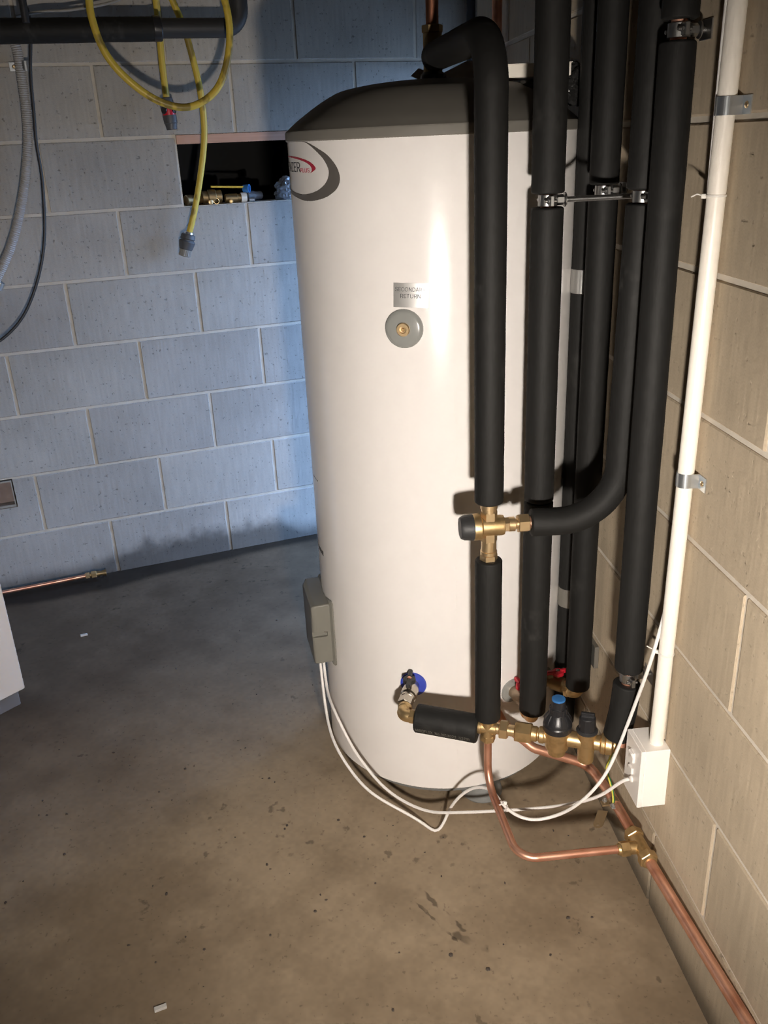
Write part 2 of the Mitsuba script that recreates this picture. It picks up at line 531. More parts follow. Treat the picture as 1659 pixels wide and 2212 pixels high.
core = mani(wall_box(-1.75, 2.6, -0.05, 2.5, MORTAR_IN, TH))
core = core - mani(wall_box(HOLE[0], HOLE[1], HOLE[2], HOLE[3], -0.1, 0.3)) - mani(wall_box(SUNK[0], SUNK[1], SUNK[2], SUNK[3], -0.1, 0.045))
struct('wall_back', tri(core), 'mortar', 'grey concrete block wall with an opening')
ROW_OFF = [0.0633, -0.1715, 0.0517, -0.1813, 0.0524, -0.185, 0.044, -0.1984, 0.0399, -0.19, 0.05]
for r, off in enumerate(ROW_OFF):
    z0, z1 = r * COURSE - 0.005 + JOINT / 2, (r + 1) * COURSE - 0.005 - JOINT / 2
    if r == 0:
        z0 = -0.01
    k0 = math.floor((-1.45 - off) / BLOCK)
    for k in range(k0, k0 + 9):
        t0, t1 = off + k * BLOCK + JOINT / 2, off + (k + 1) * BLOCK - JOINT / 2
        if r == 6 and k == 1:
            continue                                    # the opening
        proud = rng.uniform(-0.001, 0.001)
        m = block_mesh(NB * (D_B + proud), TB, NB, (t0, t1), z0, min(z1, 2.5), 0.03)
        if r == 1 and t0 < SUNK[0] < t1:
            m = tri(mani(m) - mani(wall_box(SUNK[0], SUNK[1], SUNK[2], SUNK[3], -0.1, 0.045)))
        part('wall_back', 'block', m, 'block_%d' % rng.integers(3), False)
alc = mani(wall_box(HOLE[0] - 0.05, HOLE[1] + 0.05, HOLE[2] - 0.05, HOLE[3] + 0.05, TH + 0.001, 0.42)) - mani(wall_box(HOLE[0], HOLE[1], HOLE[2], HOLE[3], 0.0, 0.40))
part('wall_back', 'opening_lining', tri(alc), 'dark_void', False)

# right-hand wall: ends short of the back wall, its far lower part is a passage to the daylight
ZR = -0.0379
Y_END, Y_DOOR, Z_DOOR = 3.13, 2.72, 1.54
prof = sg.Polygon([(-1.58, 0.0), (Y_DOOR, 0.0), (Y_DOOR, Z_DOOR), (Y_END, Z_DOOR), (Y_END, 2.5), (-1.58, 2.5)])
ex = trimesh.creation.extrude_polygon(prof, 0.13, engine='earcut')
v = np.asarray(ex.vertices)
ex.vertices = np.c_[X_R + MORTAR_IN + v[:, 2], v[:, 0], v[:, 1]]
ex.fix_normals()
struct('wall_right', ex, 'mortar', 'grey concrete block wall')
for r in range(-1, 12):
    z0, z1 = r * COURSE + ZR + JOINT / 2, (r + 1) * COURSE + ZR - JOINT / 2
    z0, z1 = max(z0, -0.01), min(z1, 2.5)
    if z1 - z0 < 0.03:
        continue
    off = 1.130 if r % 2 else 1.354
    for k in range(-7, 5):
        y0, y1 = off + k * BLOCK + JOINT / 2, off + (k + 1) * BLOCK - JOINT / 2
        end = Y_END if z0 > Z_DOOR - 0.05 else Y_DOOR
        if y0 > end - 0.04 or y0 < -1.6:
            continue
        y1 = min(y1, end)
        proud = rng.uniform(-0.001, 0.001)
        m = block_mesh(np.array([X_R + proud, 0, 0]), EY, EX, (y0, y1), z0, z1, 0.03)
        part('wall_right', 'block', m, 'tan_block_%d' % rng.integers(3), False)

struct('trim_1', rbox((0.775, 3.0, 1.76), (0.90, 4.2, 2.5), 0.001), 'timber_joist', 'dark beam beyond the end of the right wall', False)

# ------------------------------------------------------------------ hot water cylinder
def on_cyl(phi, z, off=0.0):
    a = math.radians(phi)
    return np.array([CX + (CR + off) * math.sin(a), CY - (CR + off) * math.cos(a), z])


def out_dir(phi):
    a = math.radians(phi)
    return np.array([math.sin(a), -math.cos(a), 0.0])


def wrap(mesh, phi0, z0, off=0.0003):
    """A flat mesh (x along the surface, y up, z thickness) laid onto the cylinder, its origin at phi0, z0."""
    v = np.asarray(mesh.vertices)
    a = np.radians(phi0) + v[:, 0] / CR
    R = CR + off + v[:, 2]
    m = trimesh.Trimesh(np.c_[CX + R * np.sin(a), CY - R * np.cos(a), z0 + v[:, 1]], mesh.faces, process=False)
    if m.volume < 0:
        m.invert()
    return m


Z_B, Z_RIM = 0.04, 1.532
tk = thing('hot_water_cylinder', 'tall white hot water cylinder with a grey domed top', 'water heater')
part(tk, 'body', lathe((CX, CY, 0), EZ, [(Z_B, CR - 0.02), (Z_B, CR - 0.004), (Z_B + 0.004, CR), (0.4, CR), (0.8, CR), (1.2, CR), (Z_RIM + 0.002, CR), (Z_RIM + 0.002, CR - 0.02)], 160), 'enamel')
dome = [(Z_RIM, CR - 0.01), (Z_RIM, CR + 0.001), (Z_RIM + 0.002, CR + 0.003), (1.5480, CR + 0.003), (1.5515, CR + 0.0015), (1.5555, CR - 0.004)]
from scipy.interpolate import PchipInterpolator
dcv = PchipInterpolator([0.0, 0.03, 0.078, 0.127, 0.166, 0.192, 0.213, 0.2455, 0.269, 0.2864, 0.297, 0.305], [1.642, 1.6415, 1.639, 1.6348, 1.6292, 1.6238, 1.6152, 1.5975, 1.5823, 1.5705, 1.5625, 1.5555])
dome += [(float(dcv(r)), float(r)) for r in np.linspace(0.3, 0.0, 40)]
part(tk, 'domed_top', lathe((CX, CY, 0), EZ, dome, 128), 'grey_cap', label='grey plastic domed top')
part(tk, 'base_ring', lathe((CX, CY, 0), EZ, [(0.022, CR - 0.04), (0.022, CR - 0.017), (0.042, CR - 0.010), (0.042, CR - 0.04)], 96), 'base_grey')
for ph in (11.0, 131.0, 251.0):
    f = on_cyl(ph, 0.0, -0.03)
    part(tk, 'foot', lathe(f, EZ, [(0.0, 0.050), (0.004, 0.052), (0.03, 0.046), (0.042, 0.040)], 32), 'base_grey')
part(tk, 'seam', wrap(trimesh.creation.box((0.0016, 1.46, 0.0006)), -2.4, 0.80, 0.0), 'enamel', False)


def shape(points, closed_by):
    pts = [(math.radians(p) * CR, z) for p, z in points] + [(math.radians(p) * CR, z) for p, z in closed_by[::-1]]
    g = sg.Polygon(pts).buffer(0)
    if g.geom_type != 'Polygon':
        g = max(g.geoms, key=lambda q: q.area)
    m = trimesh.creation.extrude_polygon(g, 0.0003, engine='earcut')
    v, f = trimesh.remesh.subdivide_to_size(m.vertices, m.faces, 0.012)
    return trimesh.Trimesh(v, f, process=False)


def smooth_pts(p, n=60):
    q = spline(np.c_[np.radians([a for a, _ in p]) * CR, [z for _, z in p], np.zeros(len(p))], 0.003)
    return [(math.degrees(a / CR), z) for a, z, _ in q]


lo = smooth_pts([(-66.44, 1.5322), (-60.09, 1.5285), (-54.44, 1.5180), (-50.32, 1.5083), (-47.16, 1.4954), (-45.1, 1.482), (-44.19, 1.4693), (-44.35, 1.4581), (-45.64, 1.4468), (-48.11, 1.4375), (-51.78, 1.4294), (-56.5, 1.424), (-61.89, 1.4211), (-68.44, 1.4223), (-74.94, 1.4264), (-80.68, 1.4298), (-95.0, 1.440)])
li = smooth_pts([(-66.6, 1.5318), (-60.7, 1.5270), (-55.93, 1.5145), (-52.56, 1.5022), (-50.45, 1.4901), (-49.43, 1.4781), (-49.84, 1.4667), (-51.27, 1.4568), (-53.63, 1.4481), (-57.11, 1.4407), (-61.49, 1.4359), (-66.6, 1.4335), (-72.08, 1.4345), (-77.27, 1.4367), (-80.83, 1.4383), (-95.0, 1.447)])
lg = part(tk, 'logo_swoosh', wrap(shape(lo, li), 0, 0), 'logo_grey', False, 'grey swoosh printed round the makers logo')
ro = smooth_pts([(-92.0, 1.5062), (-80.6, 1.5058), (-71.25, 1.5039), (-65.1, 1.5001), (-61.02, 1.4957), (-58.47, 1.4905), (-57.08, 1.4855), (-56.78, 1.4826), (-57.74, 1.4787), (-60.3, 1.4739)])
ri = smooth_pts([(-92.0, 1.5045), (-80.41, 1.5031), (-71.41, 1.5002), (-65.87, 1.4965), (-62.26, 1.4921), (-60.15, 1.487), (-59.32, 1.4827), (-59.28, 1.4791), (-60.5, 1.4737)])
part(tk, 'logo_arc', wrap(shape(ro, ri), 0, 0), 'logo_red', False, 'red arc over the logo lettering')


def fit_text(s, h, width, bold=False, depth=0.0003):
    m = meshkit.text_mesh(s, h, depth, bold)
    b = m.bounds
    v = np.asarray(m.vertices).copy()
    v[:, 0] = (v[:, 0] - b[0, 0]) * (width / (b[1, 0] - b[0, 0]))
    m.vertices = v
    return m


W = 0.150
part(tk, 'logo_lettering', wrap(fit_text('PREMIER', 0.0185, W), -68.4 - math.degrees(W / CR), 1.4757), 'ink', False, 'dark logo lettering')
part(tk, 'logo_lettering', wrap(fit_text('PLUS', 0.0082, 0.0395), -68.2, 1.4749), 'logo_red', False, 'red logo lettering')
# label and blanked-off tapping
lb = trimesh.creation.box((0.0695, 0.047, 0.0004))
v, f = trimesh.remesh.subdivide_to_size(lb.vertices, lb.faces, 0.01)
lbm = trimesh.Trimesh(v, f, process=False)
rot = trimesh.transformations.rotation_matrix(math.radians(-2.2), [0, 0, 1])
lbm.apply_transform(rot)
k = part(tk, 'label_plate', wrap(lbm, -17.8, 1.2468, 0.0004), 'silver_label', False, 'silver label with two lines of dark lettering')
for s, h, w, x, y in (('SECONDARY', 0.0078, 0.0600, -0.0310, 0.0075), ('RETURN', 0.0078, 0.0400, -0.0205, -0.0052)):
    m = fit_text(s, h, w)
    m.apply_translation((x, y, 0))
    m.apply_transform(rot)
    part(k, 'lettering', wrap(m, -17.8, 1.2468, 0.0007), 'ink', False)
p0, dd = on_cyl(-20.6, 1.182), out_dir(-20.6)
part(tk, 'blanking_disc', lathe(p0 - dd * 0.006, dd, [(0.0, 0.030), (0.003, 0.0385), (0.0085, 0.0385), (0.011, 0.036), (0.0135, 0.030), (0.0145, 0.016), (0.0145, 0.0)], 64), 'disc_grey', label='round grey plastic disc')
pl = lathe(p0 + dd * 0.008, dd, [(0, 0.0135), (0.004, 0.0135), (0.006, 0.0120), (0.006, 0.0072), (0.002, 0.0068), (0.0015, 0.0)], 40)
part(tk, 'plug', pl, 'bright_brass', label='brass plug in the disc')
part(tk, 'plug_screw', hexn(p0 + dd * 0.008, p0 + dd * 0.0125, 0.0065), 'brass', False)
part(tk, 'sticker', wrap(trimesh.creation.box((0.05, 0.012, 0.0003)).subdivide().subdivide(), -79.5, 0.605), 'logo_grey', False)
part(tk, 'sticker', wrap(trimesh.creation.box((0.05, 0.0015, 0.0003)).subdivide().subdivide(), -79.5, 0.795), 'logo_grey', False)

# heater control box on the cylinder's left side
PHB = -83.0
nb_, tb_ = out_dir(PHB), np.array([math.cos(math.radians(PHB)), math.sin(math.radians(PHB)), 0])
cb = thing('heater_control_box', 'grey plastic immersion heater control box on the side of the cylinder', 'control box')
C0 = np.array([CX, CY, 0]) + nb_ * CR


def cbox(t0, t1, n0, n1, z0, z1, ch):
    return box_axes(C0 + tb_ * (t0 + t1) / 2 + nb_ * (n0 + n1) / 2 + Z3 * (z0 + z1) / 2, tb_, nb_, Z3, ((t1 - t0) / 2, (n1 - n0) / 2, (z1 - z0) / 2), ch)


tank_m = mani(lathe((CX, CY, 0), EZ, [(0, CR + 0.0006), (1.6, CR + 0.0006)], 120))
cv = m3.Manifold.batch_hull([mani(cbox(-0.082, 0.078, -0.06, 0.034, 0.318, 0.484, 0.004)), mani(cbox(-0.060, 0.077, -0.06, 0.044, 0.318, 0.482, 0.004))]) - tank_m - mani(cbox(0.069, 0.09, 0.006, 0.06, 0.395, 0.410, 0.002))
part(cb, 'cover', tri(cv), 'grey_plastic', 40)
bp = mani(cbox(-0.088, 0.0835, -0.06, -0.002, 0.306, 0.492, 0.006)) - tank_m
part(cb, 'back_plate', tri(bp), 'grey_plastic', 40)
part(cb, 'screw', cyl(C0 + tb_ * 0.062 + nb_ * 0.010 + Z3 * 0.404, C0 + tb_ * 0.0705 + nb_ * 0.010 + Z3 * 0.404, 0.0035), 'steel')

# ------------------------------------------------------------------ fittings used again and again
def coupling(parent, a, d, L, r, nut=None, m='brass', name='coupling'):
    """A turned brass socket from a along d with beads at the ends."""
    prof = [(0, r * 0.9), (0.001, r), (0.004, r), (0.005, r * 0.93), (L - 0.005, r * 0.93), (L - 0.004, r), (L - 0.001, r), (L, r * 0.9)]
    return part(parent, name, lathe(a, d, prof, 36), m)


def threaded(a, d, L, r, pitch=0.0018, n=16):
    prof = [(0, r * 0.85)]
    s = 0.0
    while s + pitch < L:
        prof += [(s + pitch * 0.25, r), (s + pitch * 0.75, r * 0.86)]
        s += pitch
    prof += [(L, r * 0.85)]
    return lathe(a, d, prof, n)


def pipe_clip(z, c, label, base=True, rod_d=EX, group=None, ear_d=EX, rod_len=None, m='steel'):
    """Two-piece munsen ring on a bare stretch of pipe at c, its rod running to the wall."""
    c = np.array([c[0], c[1], z])
    t = thing('pipe_clip', label, 'pipe clip', group)
    part(t, 'ring', torus_ring(c, EZ, 0.0145, 0.0170, 0.020), m)
    q = nrm(np.cross(EZ, ear_d))
    for sgn in (-1, 1):
        e = c + q * sgn * 0.024
        ear = box_axes(c + q * sgn * 0.0235, q, ear_d, EZ, (0.0085, 0.0035, 0.009), 0.001)
        part(t, 'ear', ear, m)
        part(t, 'screw', cat(cyl(e - ear_d * 0.012, e + ear_d * 0.010, 0.003, 14), hexn(e - ear_d * 0.0075, e - ear_d * 0.0038, 0.010)), m, 30)
    L = rod_len if rod_len else X_R - c[0]
    a = c + ear_d * 0.016
    part(t, 'boss', hexn(a, a + ear_d * 0.014, 0.016), m, False)
    part(t, 'washer', torus_ring(a + ear_d * 0.016, ear_d, 0.004, 0.0125, 0.0025), m)
    if L - 0.016 > 0.01:
        part(t, 'threaded_rod', threaded(a, ear_d, L - 0.016, 0.0052), m)
    if base:
        part(t, 'base_plate', box_axes(c + ear_d * (L - 0.0015), EY, EZ, ear_d, (0.020, 0.014, 0.0015), 0.0005), m, False)
    return t


def ball_valve(phi, z, L, hmat, label, disc_m, nk='nickel', handle_turn=0.0, hz=0.030, tm='bright_brass', body='nickel'):
    """Butterfly ball valve on the cylinder: escutcheon, body, nut, handle; returns the point at its outlet."""
    o, d = on_cyl(phi, z), out_dir(phi)
    t = thing('ball_valve', label, 'valve')
    part(t, 'escutcheon', lathe(o - d * 0.004, d, [(0, 0.028), (0.003, 0.0315), (0.007, 0.0305), (0.010, 0.020), (0.010, 0.0)], 48), disc_m)
    part(t, 'body', lathe(o + d * 0.004, d, [(0, 0.0155), (0.016, 0.0155), (0.018, 0.0185), (0.03, 0.0195), (0.048, 0.0190), (0.052, 0.0165), (0.060, 0.0165)], 36), body)
    part(t, 'union_nut', hexn(o + d * 0.058, o + d * max(L - 0.034, 0.068), 0.0305), nk, False)
    c = o + d * 0.036
    part(t, 'stem', cyl(c + EZ * 0.012, c + EZ * (hz + 0.004), 0.006, 20), body)
    hb = lathe(c + EZ * hz, EZ, [(-0.002, 0.0125), (0.0, 0.0150), (0.008, 0.0145), (0.009, 0.013)], 32)
    a = math.radians(handle_turn)
    e = nrm(d * math.cos(a) + np.cross(EZ, d) * math.sin(a))
    q = np.cross(EZ, e)
    w1 = box_axes(c + EZ * (hz + 0.007) + e * 0.019, e, q, EZ, (0.013, 0.0052, 0.0050), 0.002)
    w2 = box_axes(c + EZ * (hz + 0.007) - e * 0.019, e, q, EZ, (0.013, 0.0052, 0.0050), 0.002)
    part(t, 'handle', cat(hb, w1, w2), hmat, label=None)
    part(t, 'handle_nut', hexn(c + EZ * (hz + 0.006), c + EZ * (hz + 0.0125), 0.0095), tm, False)
    return o + d * L, d


def elbow(name, p, d_in, d_out, la, lb, r, label, nut_out=True, m='brass', group=None):
    """Compression elbow: comes along d_in into p, leaves along d_out."""
    t = thing(name, label, 'pipe fitting', group)
    path = densify(fillet([p - d_in * la, p, p + d_out * lb], r * 0.95, 8), 0.006)
    part(t, 'body', tube(path, r, 28), m)
    part(t, 'bead', lathe(p - d_in * la, d_in, [(-0.001, r), (0.0, r * 1.12), (0.008, r * 1.12), (0.010, r)], 32), m)
    if nut_out:
        part(t, 'nut', hexn(p + d_out * (lb - 0.002), p + d_out * (lb + 0.013), r * 2.05), m, False)
    return t


# ------------------------------------------------------------------ cold feed manifold
E0 = np.array([0.172, 1.622, 0.3467])
E1 = np.array([0.607, 1.440, 0.3467])
U = nrm(E1 - E0)
MQ = np.cross(U, EZ)               # towards the viewer, level


def ms(s, z=0.0):
    return E0 + U * s + EZ * z


ball_valve(-21.58, 0.3467, 0.1237, 'soft_black', 'chrome valve with a black handle on a blue disc on the cylinder', 'blue', 'nickel', handle_turn=8.0, tm='copper')
elbow('elbow_fitting', E0, out_dir(-21.58), U, 0.030, 0.020, 0.0142, 'brass elbow below the blue disc at the left end of the short level pipe')
ih = thing('insulated_pipe', 'short level pipe in black foam between the brass elbow and the brass tee', 'insulated pipe')
part(ih, 'copper_pipe', cyl(ms(0.020), ms(0.180), 0.011, 24), 'copper')
sl = sleeve([ms(0.032, -0.002), ms(0.10, -0.0045), ms(0.172, -0.008)], 0.0315, 0.0125, 36, 0.03, 5)
fk = part(ih, 'foam_sleeve', sl, 'foam', 50)
tx = fit_text('AEROFLEX  No. M13022 (1279)', 0.0085, 0.122)
v = np.asarray(tx.vertices)
th = -0.42 + v[:, 1] / 0.0315
Rr = 0.0318 + v[:, 2]
ctr = E0 + U * 0.036 + U * v[:, :1] + EZ * (-0.0025 - 0.045 * v[:, :1])
tm_ = trimesh.Trimesh(ctr + MQ * (Rr * np.cos(th))[:, None] + EZ * (Rr * np.sin(th))[:, None], tx.faces, process=False)
if tm_.volume < 0:
    tm_.invert()
part(fk, 'print', tm_, 'foam_print', False)

TEE = ms(0.193)
te = thing('tee_fitting', 'brass tee under the lower end of the first insulated pipe', 'pipe fitting')
part(te, 'body', cat(cyl(ms(0.176), ms(0.212), 0.0145, 32), cyl(TEE - EZ * 0.020, TEE + EZ * 0.024, 0.0145, 32)), 'brass')
part(te, 'collar', lathe(ms(0.170), U, [(0, 0.0155), (0.004, 0.0165), (0.009, 0.0165), (0.010, 0.0145)], 32), 'brass')
part(te, 'nut', hexn(TEE - EZ * 0.034, TEE - EZ * 0.018, 0.029), 'brass', False)
ck = thing('check_valve', 'brass hexagonal coupling between the tee and the blue-capped regulator', 'valve')
part(ck, 'nut', hexn(ms(0.219), ms(0.237), 0.037), 'bright_brass', False)
part(ck, 'neck', lathe(ms(0.208), U, [(0, 0.0125), (0.05, 0.0125)], 32), 'bright_brass')
part(ck, 'body', hexn(ms(0.252), ms(0.288), 0.0400, 0.002), 'brass', False)
part(ck, 'tailpiece', lathe(ms(0.286), U, [(0, 0.0165), (0.012, 0.0165), (0.014, 0.014), (0.022, 0.014)], 32), 'brass')

PRV = ms(0.341)
pv = thing('pressure_regulator', 'brass pressure regulator with a ribbed black bonnet and blue cap', 'valve')
part(pv, 'body', lathe(PRV, EZ, [(-0.041, 0.012), (-0.040, 0.0185), (-0.028, 0.0195), (-0.024, 0.0245), (0.016, 0.0275), (0.022, 0.0280), (0.023, 0.02)], 48), 'brass')
part(pv, 'inlet', lathe(ms(0.303), U, [(0, 0.0165), (0.002, 0.018), (0.010, 0.018), (0.012, 0.0165), (0.03, 0.0165)], 32), 'brass')
part(pv, 'link', lathe(ms(0.363), U, [(0, 0.0175), (0.03, 0.0175)], 32), 'brass')
bon = [lathe(PRV, EZ, [(0.021, 0.0295), (0.023, 0.0305), (0.034, 0.0305), (0.037, 0.0287), (0.039, 0.0296), (0.047, 0.0287), (0.062, 0.0190), (0.064, 0.017)], 48)]
for i in range(12):
    a = i / 12 * 2 * math.pi
    e = np.array([math.cos(a), math.sin(a), 0])
    bon.append(tube([PRV + e * 0.0294 + EZ * 0.043, PRV + e * 0.0276 + EZ * 0.0490, PRV + e * 0.0197 + EZ * 0.0620], 0.0015, 6))
part(pv, 'bonnet', cat(*bon), 'dark_plastic')
kn = [lathe(PRV, EZ, [(0.060, 0.0178), (0.075, 0.0170), (0.077, 0.0152), (0.093, 0.0140), (0.095, 0.013)], 40)]
for i in range(10):
    a = i / 10 * 2 * math.pi
    e = np.array([math.cos(a), math.sin(a), 0])
    kn.append(box_axes(PRV + e * 0.0170 + EZ * 0.069, e, np.cross(EZ, e), EZ, (0.0018, 0.0028, 0.0075), 0.0006))
kk = part(pv, 'knob', cat(*kn), 'dark_plastic')
part(kk, 'cap', lathe(PRV, EZ, [(0.094, 0.0140), (0.0955, 0.0145), (0.098, 0.0140), (0.099, 0.012), (0.099, 0.0)], 40), 'sky_blue', label='blue cap on the knob')
RV = ms(0.402)
rv = thing('relief_valve', 'brass relief valve with a black cap, beside the blue-capped regulator', 'valve')
part(rv, 'body', lathe(RV, EZ, [(-0.049, 0.012), (-0.048, 0.0165), (-0.020, 0.0175), (-0.016, 0.0195), (0.018, 0.0200), (0.026, 0.0215), (0.027, 0.02)], 40), 'brass')
part(rv, 'collar', lathe(RV, EZ, [(0.026, 0.0222), (0.029, 0.0225), (0.031, 0.0195), (0.032, 0.0185)], 40), 'soft_black')
cap = cat(lathe(RV, EZ, [(0.030, 0.0180), (0.060, 0.0170), (0.062, 0.0155)], 10), box_axes(RV + EZ * 0.066, U, MQ, EZ, (0.014, 0.004, 0.006), 0.0015))
part(rv, 'cap', cap, 'dark_plastic')
part(rv, 'outlet', lathe(ms(0.418), U, [(0, 0.0160), (0.012, 0.0160)], 32), 'brass')
un = thing('union_fitting', 'ribbed brass union at the right end of the manifold by the wall', 'pipe fitting')
part(un, 'body', lathe(ms(0.430), U, [(0, 0.0175), (0.003, 0.0215), (0.010, 0.0225), (0.011, 0.0200), (0.0125, 0.0225), (0.024, 0.0215), (0.028, 0.0150), (0.036, 0.0140)], 40), 'brass')

# ------------------------------------------------------------------ upright pipes
R_CU = 0.0125


def riser(name, label, path, foam_runs, R, wob=0.03, seed=0, mats='foam'):
    t = thing(name, label, 'insulated pipe', None)
    part(t, 'copper_pipe', tube(densify(path, 0.05), R_CU, 20), 'copper')
    for i, run in enumerate(foam_runs):
        part(t, 'foam_sleeve', sleeve(run, R, R_CU + 0.002, 32, wob, seed + i), mats, 60)
    return t


P1 = np.array([0.3495, 1.548])
OUT = np.array([0.333, 2.026])
ZO = 1.682


def v1(z):
    return np.array([P1[0], P1[1], z])


arch = fillet([v1(0.874), v1(ZO), np.array([OUT[0], OUT[1] - 0.020, ZO])], 0.085, 16)
riser('insulated_pipe', 'first foam-covered pipe in front of the cylinder, arching over its dome to the mixing valve', fillet([v1(0.846), v1(ZO), np.array([OUT[0], OUT[1] - 0.014, ZO])], 0.085, 16), [arch], 0.0280, 0.03, 11)
riser('insulated_pipe', 'foam-covered pipe between the mixing valve and the brass tee below', [v1(0.757), v1(TEE[2] + 0.022)], [[v1(0.752), v1(0.371)]], 0.0272, 0.03, 15)
P2 = np.array([0.4726, 1.633])


def vv(P, z, dx=0.0, dy=0.0):
    return np.array([P[0] + dx, P[1] + dy, z])


riser('insulated_pipe', 'second foam-covered pipe, ending above the red-handled valve', [vv(P2, 2.5), vv(P2, 0.300)], [[vv(P2, 2.5), vv(P2, 1.428)], [vv(P2, 1.405), vv(P2, 0.8345)], [vv(P2, 0.8335), vv(P2, 0.314)]], 0.0298, 0.03, 21)
P3 = np.array([0.6185, 1.754])
riser('insulated_pipe', 'third foam-covered pipe, nearest the bare block wall and behind the curved pipe', [vv(P3, 2.5), vv(P3, 0.275)], [[vv(P3, 2.5), vv(P3, 1.432)], [vv(P3, 1.410), vv(P3, 0.281)]], 0.0285, 0.03, 25)
P4T, P4B = np.array([0.611, 1.533]), np.array([0.601, 1.535])
ZV = 0.824
VLV = v1(ZV)


def p4(z):
    f = np.clip((1.5 - z) / 0.7, -0.3, 1)
    return np.array([*(P4T + (P4B - P4T) * f), z])


H4 = VLV + np.array([0.083, 0.0, 0.0])
bend = fillet([p4(1.411), p4(ZV), H4], 0.115, 16)
riser('insulated_pipe', 'fourth foam-covered pipe, curving left into the mixing valve', np.vstack([[p4(2.5)], bend, [H4 - np.array([0.02, 0, 0])]]), [[p4(2.5), p4(1.433)], bend], 0.0278, 0.03, 31)
P5 = np.array([0.614, 1.446])
riser('insulated_pipe', 'fifth foam-covered pipe, next to the white conduit', fillet([vv(P5, 2.5), vv(P5, 0.37), vv(P5, 0.3467, -0.006, -0.004)], 0.008, 4), [[vv(P5, 2.5), vv(P5, 1.676)], [vv(P5, 1.648), vv(P5, 0.530)], [vv(P5, 0.498), vv(P5, 0.43, -0.005), vv(P5, 0.366, -0.014, 0.002)]], 0.0279, 0.03, 37)
P6 = np.array([0.6255, 1.868])
p6 = riser('insulated_pipe', 'dark pipe with grey bands behind the third foam-covered pipe', [vv(P6, 2.5), vv(P6, 0.1), ], [[vv(P6, 2.5), vv(P6, 0.10)]], 0.0262, 0.02, 41)
for z in (1.235, 0.475):
    part(p6, 'band', torus_ring(vv(P6, z), EZ, 0.0262, 0.0278, 0.050), 'dull_steel' if z < 1 else 'steel')

pipe_clip(1.4165, P2, 'steel clip and long threaded rod on the second foam-covered pipe')
pipe_clip(1.421, P3, 'small steel clip on the third foam-covered pipe')
pipe_clip(1.422, (p4(1.42)[0], p4(1.42)[1]), 'steel clip on the fourth foam-covered pipe')
pipe_clip(1.662, P5, 'steel clip with two washers high on the fifth foam-covered pipe')
pipe_clip(0.514, P5, 'steel clip low on the fifth foam-covered pipe, above its short end piece')

# mixing valve
mv = thing('mixing_valve', 'brass thermostatic mixing valve with a black knob, under the first foam-covered pipe', 'valve')
c = VLV
part(mv, 'body', lathe(c, -EX, [(-0.030, 0.017), (-0.029, 0.0195), (-0.024, 0.0205), (0.014, 0.0205), (0.0155, 0.0225), (0.018, 0.0265), (0.030, 0.0265), (0.032, 0.0255)], 48), 'brass')
part(mv, 'knob', lathe(c, -EX, [(0.031, 0.0255), (0.033, 0.0260), (0.050, 0.0245), (0.0565, 0.0215), (0.0575, 0.0200)], 48), 'soft_black')
for sg_ in (1, -1):
    s_ = EZ * sg_
    part(mv, 'hex_neck', hexn(c + s_ * 0.012, c + s_ * 0.033, 0.029), 'bright_brass', False)
    if sg_ > 0:
        part(mv, 'neck', lathe(c, s_, [(0.030, 0.0150), (0.037, 0.0150), (0.038, 0.0165), (0.052, 0.0165)], 36), 'bright_brass')
    else:
        part(mv, 'neck', lathe(c, s_, [(0.030, 0.0150), (0.052, 0.0150), (0.053, 0.0165), (0.060, 0.0165)], 36), 'bright_brass')
        part(mv, 'nut', hexn(c + s_ * 0.060, c + s_ * 0.077, 0.031), 'bright_brass', False)
part(mv, 'hex_neck', hexn(c + EX * 0.026, c + EX * 0.040, 0.026), 'bright_brass', False)
part(mv, 'neck', lathe(c, EX, [(0.039, 0.0145), (0.051, 0.0145), (0.053, 0.0105), (0.060, 0.0105)], 36), 'bright_brass')
part(mv, 'nut', hexn(c + EX * 0.057, c + EX * 0.080, 0.0330), 'bright_brass', False)

# coil valves with red handles
e2, d2 = ball_valve(24.0, 0.298, 0.108, 'red', 'red-handled valve under the second foam-covered pipe', 'disc_grey', 'tarnished', handle_turn=-12.0, tm='nickel', hz=0.027, body='tarnished')
elbow('elbow_fitting', np.array([P2[0], P2[1], 0.292]), nrm(np.array([P2[0], P2[1], 0.292]) - on_cyl(24.0, 0.298)), EZ, 0.030, 0.018, 0.0150, 'brass elbow under the second foam-covered pipe', False)
e3, d3 = ball_valve(46.9, 0.272, 0.088, 'red', 'red-handled valve under the third foam-covered pipe by the wall', 'disc_grey', 'old_brass', handle_turn=48.0, tm='nickel', hz=0.027, body='old_brass')
elbow('elbow_fitting', np.array([P3[0], P3[1], 0.262]), d3, EZ, 0.030, 0.018, 0.0150, 'brass elbow under the third foam-covered pipe by the wall', False)

# outlet on top of the dome
ou = thing('outlet_pipe', 'dark copper outlet pipe rising from the middle of the dome', 'pipe')
o3 = np.array([OUT[0], OUT[1], 0])
part(ou, 'pipe', cyl(o3 + EZ * 1.62, o3 + EZ * 2.5, 0.0130, 24), 'old_copper')
part(ou, 'tee', cat(cyl(o3 + EZ * 1.652, o3 + EZ * 1.727, 0.0195, 32), cyl(o3 + EZ * ZO, o3 + EZ * ZO - EY * 0.034, 0.0185, 32)), 'old_brass')
part(ou, 'nut', hexn(o3 + EZ * 1.727, o3 + EZ * 1.742, 0.038), 'old_brass', False)
part(ou, 'boss', lathe(o3, EZ, [(1.632, 0.027), (1.650, 0.026), (1.655, 0.02)], 32), 'dark_plastic')
shp = sg.Polygon([(0.295, 1.6530), (0.313, 1.668), (0.357, 1.653), (0.42, 1.679), (0.448, 1.679), (0.448, 1.6375), (0.315, 1.6435)])
